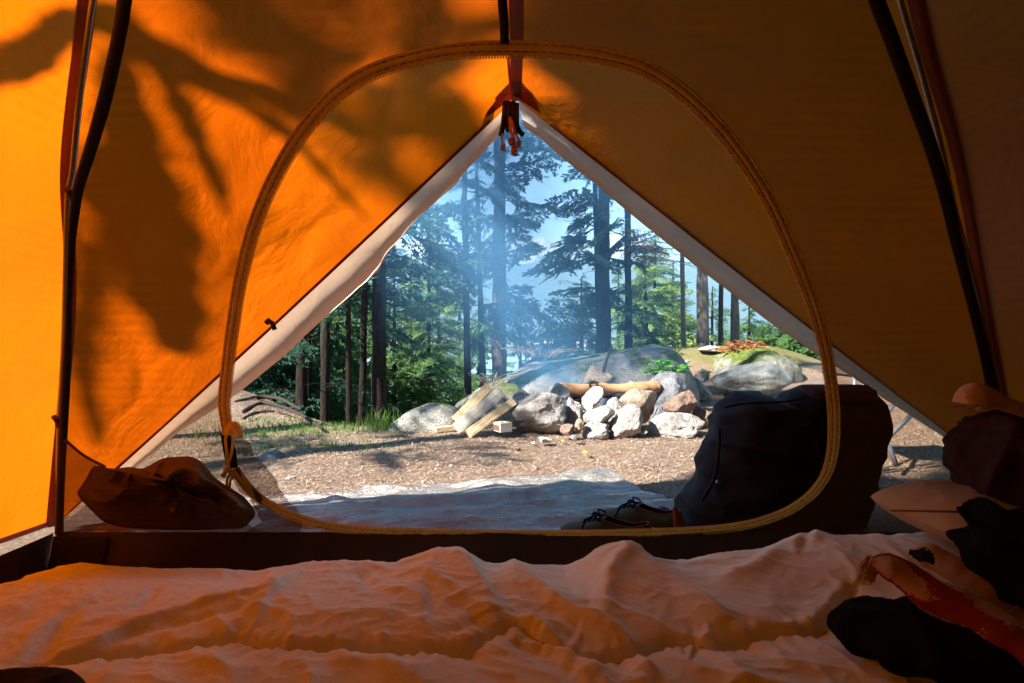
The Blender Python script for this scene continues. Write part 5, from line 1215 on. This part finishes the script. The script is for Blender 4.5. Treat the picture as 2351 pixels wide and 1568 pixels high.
sq = cr([(x, y, 0) for x, y in seamp], 500)[:, :2]; sq = np.array([PZ(u, v, .175) for u, v in sq]); 
for q in sq: q[2] = bagz(q[0], q[1]) + .0012
sq[:, 2] = np.convolve(np.pad(sq[:, 2], 4, mode='edge'), np.ones(9) / 9, 'valid'); st = [tube(sq[i:i + 3], .0008, 4, False) for i in range(0, 494, 5)]; V, F = merge(st); obj('quilt_stitching', V, F, M['seamthread'], sb)
# raised rim with dark piping at the top of the bag near the sill tab
q = np.array([P(u, v, 1.20) for u, v in [(1325, 1310), (1345, 1292), (1375, 1268), (1405, 1256), (1440, 1254), (1468, 1264), (1500, 1286)]]); q = arc(q, 40)
V, F = tube(q + [0, .012, -.002], .006, 8); obj('rim_piping', V, F, M['bag'], sb)

def pillow(u0, u1, v0, v1, y, depth, label, mat='pillow'):
    n, m = 90, 70; a = P(u0, v1, y); b = P(u1, v0, y); c = (a + b) / 2; sx_, sz_ = (b[0] - a[0]) / 2, (b[2] - a[2]) / 2
    th = np.linspace(0, 2 * np.pi, n, endpoint=False); ph = np.linspace(-1, 1, m); V = []
    for p in ph:
        for t_ in th:
            r_ = math.sqrt(max(0, 1 - abs(p) ** 2.2)); V.append((math.copysign(abs(math.cos(t_)) ** .75, math.cos(t_)) , math.copysign(abs(math.sin(t_)) ** .75, math.sin(t_)), p, r_))
    V = np.array(V); 
    X = c[0] + sx_ * V[:, 0] * (.55 + .45 * V[:, 3]) * np.where(V[:, 3] < .01, .9, 1); 
    # cushion: flat body pinched at its rim
    u = V[:, 0]; w = V[:, 1]; rad = np.sqrt(u * u + w * w)
    q = xyz(u, w); nzv = fbm(q * 2.5 + 3, 3)
    return c, sx_, sz_
def cushion(c, sx_, sy_, sz_, mat, parent=None, name='pillow', ry=0., seed=0, **kw):
    n = 70; s = np.linspace(-1, 1, n); A, B = np.meshgrid(s, s, indexing='ij')
    prof = ((1 - np.abs(A) ** 2.6) * (1 - np.abs(B) ** 2.6)) ** .5
    px, py = A * (1 - .10 * (1 - B ** 2) * 0 - .08 * np.abs(B) ** 4), B * (1 - .08 * np.abs(A) ** 4)
    nz = fbm(xyz(A * 2, B * 2) + seed, 3).reshape(A.shape) * .06 + (1 - np.abs(pn(xyz(A * 3, B * 3) + seed + 4))).reshape(A.shape) ** 5 * .05
    T_ = np.stack([px * sx_, py * sy_, (prof * (1 + nz)) * sz_], -1).reshape(-1, 3); Bm = np.stack([px * sx_, py * sy_, -prof * sz_ * .75], -1).reshape(-1, 3)
    V = np.vstack([T_, Bm]); cr_, sr = math.cos(ry), math.sin(ry); V = V @ np.array([[cr_, 0, sr], [0, 1, 0], [-sr, 0, cr_]]).T + np.array(c)
    f = gridf(n, n); F = np.vstack([f, f[:, ::-1] + n * n]); return obj(name, V, F, M[mat], parent, **kw)
c = P(2235, 1182, 1.12)
pw = thing('pillow', (c[0], c[1], .2), 'plump orange-lit pillow at the right against the tent wall', 'pillow')
cushion((c[0] + .06, c[1], c[2] - .01), .185, .16, .062, 'pillow', pw, 'cushion', ry=.03, seed=2)
q = arc([P(2040, 1170, 1.0), P(2150, 1172, .97), P(2280, 1174, .97), P(2400, 1180, 1.0)], 40); V, F = tube(q + [0, -.006, 0], .0022, 6); obj('piping', V, F, M['pillow'], pw)
# fleece blanket: rolled folds with colour blocks
def blanket_mat():
    m, nt, nd, lk = newmat('blanket_fleece'); at = N(nt, 'ShaderNodeAttribute', attribute_name='band')
    p = N(nt, 'ShaderNodeBsdfPrincipled'); p.inputs['Roughness'].default_value = .95; p.inputs['Specular IOR Level'].default_value = .1
    v = coords(nt); s = N(nt, 'ShaderNodeSeparateXYZ'); lk.new(at.outputs['Vector'], s.inputs[0])
    f = math_(nt, 'ADD', s.outputs['Y'], math_(nt, 'MULTIPLY', math_(nt, 'SUBTRACT', noise(nt, v, 60, 4, .8), .5), .22))
    c = ramp(nt, f, [(.0, (.012, .01, .01)), (.13, (.55, .36, .20)), (.46, (.30, .035, .015)), (.62, (.52, .30, .14)), (.86, (.012, .01, .01))], 'CONSTANT')
    lk.new(c, p.inputs['Base Color']); lk.new(bump(nt, noise(nt, v, 220, 4, .8), .9, .004), p.inputs['Normal']); out(nt, p.outputs[0]); return m
BM = blanket_mat()
bl = thing('fleece_blanket', (.75, .85, .2), 'fleece blanket folded at the right with cream, red and black bands', 'blanket')
def fold(pix, y, r0, r1, b0, b1, name, seed, flat=.55):
    q = arc([P(u, v, yy) for (u, v), yy in zip(pix, y)], 70); n, m = 70, 36; t = nrm(np.gradient(q, axis=0)); up = np.array([0, 0, 1.]); sd = nrm(np.cross(t, up)); u2 = np.cross(sd, t)
    th = np.linspace(0, 2 * np.pi, m, endpoint=False); rad = np.linspace(r0, r1, n) * np.sqrt(np.clip(np.linspace(0, 1, n) * 9, .15, 1))
    V = q[:, None] + rad[:, None, None] * (np.cos(th)[None, :, None] * sd[:, None] + flat * np.sin(th)[None, :, None] * u2[:, None])
    p = V.reshape(-1, 3); V = p + nrm(p - np.repeat(q, m, 0)) * (fbm(p * [14, 14, 14] + seed, 3) * .008)[:, None]
    F = [(i * m + j, i * m + (j + 1) % m, (i + 1) * m + (j + 1) % m, (i + 1) * m + j) for i in range(n - 1) for j in range(m)] + [tuple(range(m))[::-1], tuple((n - 1) * m + j for j in range(m))]
    o = obj(name, V, F, BM, bl); bd = np.zeros((n * m, 3)); ph = (np.cos(np.tile(th, n) - .6) * .5 + .5); bd[:, 1] = b0 + (b1 - b0) * ph; bd[:, 0] = np.repeat(np.linspace(0, 1, n), m)
    bd[:, 1] += .12 * np.sin(bd[:, 0] * 5 + seed)
    at = o.data.attributes.new('band', 'FLOAT_VECTOR', 'POINT'); at.data.foreach_set('vector', bd.astype(np.float32).ravel()); return o
fold([(2002, 1290), (2070, 1315), (2150, 1372), (2250, 1425), (2400, 1510)], [.93, .91, .87, .83, .77], .034, .046, .12, .62, 'fold', 1)
fold([(2090, 1268), (2160, 1290), (2240, 1335), (2400, 1430)], [1.0, .97, .93, .88], .030, .040, .42, .85, 'fold', 2)
fold([(2200, 1240), (2240, 1262), (2300, 1300), (2400, 1330)], [.98, .97, .95, .93], .028, .035, .10, .40, 'fold', 3)
fr = []
r = np.random.default_rng(2)
for k in range(46):
    a = P(1993 + r.uniform(0, 26), 1275 + r.uniform(0, 50), .935); fr.append(tube(arc([a, a + [-.006, -.004, -.006 + r.normal() * .004], a + [-.012 + r.normal() * .004, -.004, -.014]], 5), .0012, 4))
V, F = merge(fr); obj('fringe', V, F, M['cream'], bl)
# dark clothing lumps
def clothlump(c, rx, ry, rz_, mat, name, label, cat, seed, amp=.02, parent=None):
    V = ICO.copy(); V = np.sign(V) * np.abs(V) ** .9; V = V * [rx, ry, rz_]; q_ = V * 8; q_ = q_ + .8 * pn(q_ * .8 + seed)[:, None]; f = (1 - np.abs(fbm(q_ + seed, 2))) ** 3 
    V = V + nrm(V) * ((f - .6) * amp * 1.8)[:, None] + np.array(c); V[:, 2] = np.maximum(V[:, 2], .02)
    return obj(name, V, ICOF, M[mat], parent, label=label, cat=cat)
clothlump(P(2170, 1490, .82) + [0, .03, .0], .13, .10, .036, 'darkcloth', 'dark_jacket', 'black jacket lying under the striped blanket fold', 'jacket', 1, .012)
clothlump(P(2330, 1265, .90) + [.02, 0, 0], .085, .09, .075, 'darkcloth', 'dark_sweater', 'black fuzzy sweater heaped in front of the pillow', 'sweater', 2)
clothlump(P(2330, 1040, 1.10) + [.03, .0, -.02], .125, .12, .10, 'brownfleece', 'brown_fleece_top', 'dark brown fleece top piled high at the right wall', 'fleece top', 3)
q = arc([P(2225, 940, 1.0), P(2222, 922, 1.0), P(2250, 910, 1.0), P(2300, 925, 1.0), P(2360, 945, 1.02)], 40); V, F = tube(q, np.interp(np.linspace(0, 1, 40), [0, .05, .2, .5, 1], [.006, .02, .026, .014, .012]), 12)
cf = obj('folded_cuff', V, F, M['cream'], label='pale rolled cuff poking out over the brown fleece top', cat='garment')
clothlump(P(5, 1640, .60), .095, .05, .03, 'brownfleece', 'dark_cloth', 'dark brown cloth in the bottom left corner on the sleeping bag', 'cloth', 5, .01)

# ================================================================== SMOKE AND HAZE
def smoke():
    m, nt, nd, lk = newmat('campfire_smoke'); tc = N(nt, 'ShaderNodeTexCoord'); s = N(nt, 'ShaderNodeSeparateXYZ'); lk.new(tc.outputs['Object'], s.inputs[0])
    x, y, z = s.outputs
    # plume axis: starts over the fire, drifts left as it rises (object origin at fire bed)
    ax = math_(nt, 'ADD', math_(nt, 'MULTIPLY', math_(nt, 'POWER', math_(nt, 'MAXIMUM', z, 0.), .6), -.62), .02)
    wdt = math_(nt, 'ADD', math_(nt, 'MULTIPLY', z, .20), .16)
    dx_ = math_(nt, 'DIVIDE', math_(nt, 'SUBTRACT', x, ax), wdt); dy_ = math_(nt, 'DIVIDE', y, math_(nt, 'ADD', wdt, .06))
    r2 = math_(nt, 'ADD', math_(nt, 'MULTIPLY', dx_, dx_), math_(nt, 'MULTIPLY', dy_, dy_)); g = math_(nt, 'EXPONENT', math_(nt, 'MULTIPLY', r2, -1.))
    mp = N(nt, 'ShaderNodeMapping'); mp.inputs['Scale'].default_value = (1, 1, .55); lk.new(tc.outputs['Object'], mp.inputs['Vector'])
    nz = ramp(nt, noise(nt, mp.outputs['Vector'], 2.4, 4, .6, 1.2), [(.38, .0), (.62, 1.)])
    wide = math_(nt, 'EXPONENT', math_(nt, 'MULTIPLY', r2, -.12))
    dens = math_(nt, 'MULTIPLY', math_(nt, 'ADD', math_(nt, 'MULTIPLY', g, math_(nt, 'ADD', math_(nt, 'MULTIPLY', nz, .9), .25)), math_(nt, 'MULTIPLY', wide, .22)), SMOKE_D)
    v = N(nt, 'ShaderNodeVolumePrincipled'); v.inputs['Color'].default_value = (.20, .54, 1, 1); v.inputs['Anisotropy'].default_value = -.1; lk.new(dens, v.inputs['Density'])
    lk.new(v.outputs[0], N(nt, 'ShaderNodeOutputMaterial').inputs['Volume']); return m
SMOKE_D = 1.15
V, F = box((.35, 4.9, 1.55), (3.0, 1.5, 2.9)); so = obj('smoke', V, F, smoke(), org=(.62, 4.6, .12), smooth=False, kind='stuff', label='thin bluish smoke drifting up from the campfire', cat='smoke')
m, nt, nd, lk = newmat('air_haze'); v = N(nt, 'ShaderNodeVolumePrincipled'); v.inputs['Color'].default_value = (.40, .68, 1, 1); v.inputs['Density'].default_value = 1.3e-4
lk.new(v.outputs[0], N(nt, 'ShaderNodeOutputMaterial').inputs['Volume'])
V, F = box((0, 4000, 560), (20000, 11000, 1320)); obj('haze', V, F, m, org=(0, 0, -100), smooth=False, kind='stuff', label='pale blue air haze over the inlet and mountains', cat='haze')

# ================================================================== LIGHT
w = bpy.data.worlds.new('World'); sc.world = w; w.use_nodes = True; nt = w.node_tree
sky = nt.nodes.new('ShaderNodeTexSky'); sky.sky_type = 'NISHITA'; sky.sun_disc = False
el = math.asin(SUN_TO.z); sky.sun_elevation = el; sky.sun_rotation = math.atan2(SUN_TO.x, SUN_TO.y); sky.air_density = 1.35; sky.dust_density = .1; sky.ozone_density = 1.2
hs = nt.nodes.new('ShaderNodeHueSaturation'); hs.inputs['Saturation'].default_value = 1.35; nt.links.new(sky.outputs[0], hs.inputs['Color']); nt.links.new(hs.outputs[0], nt.nodes['Background'].inputs[0]); nt.nodes['Background'].inputs[1].default_value = .05
sd = bpy.data.lights.new('sun', 'SUN'); sd.energy = 5; sd.angle = R(.5); sd.color = (1, .94, .85)
so = bpy.data.objects.new('sun', sd); COL.objects.link(so); so.rotation_euler = (-SUN_TO).to_track_quat('-Z', 'Y').to_euler(); so.location = (0, 0, 20)
sc.view_settings.view_transform = 'Standard'; sc.view_settings.look = 'None'; sc.view_settings.exposure = 2.42; sc.view_settings.gamma = 1
cy = sc.cycles; cy.use_denoising = True; cy.max_bounces = 8; cy.diffuse_bounces = 5; cy.transparent_max_bounces = 16; cy.transmission_bounces = 6; cy.volume_bounces = 0; cy.glossy_bounces = 3
cy.volume_step_rate = 1.0; cy.sample_clamp_indirect = 6; cy.caustics_reflective = False; cy.caustics_refractive = False
try: cy.denoiser = 'OPENIMAGEDENOISE'; cy.denoising_input_passes = 'RGB_ALBEDO_NORMAL'
except Exception: pass
cy.use_adaptive_sampling = True; cy.adaptive_threshold = .02
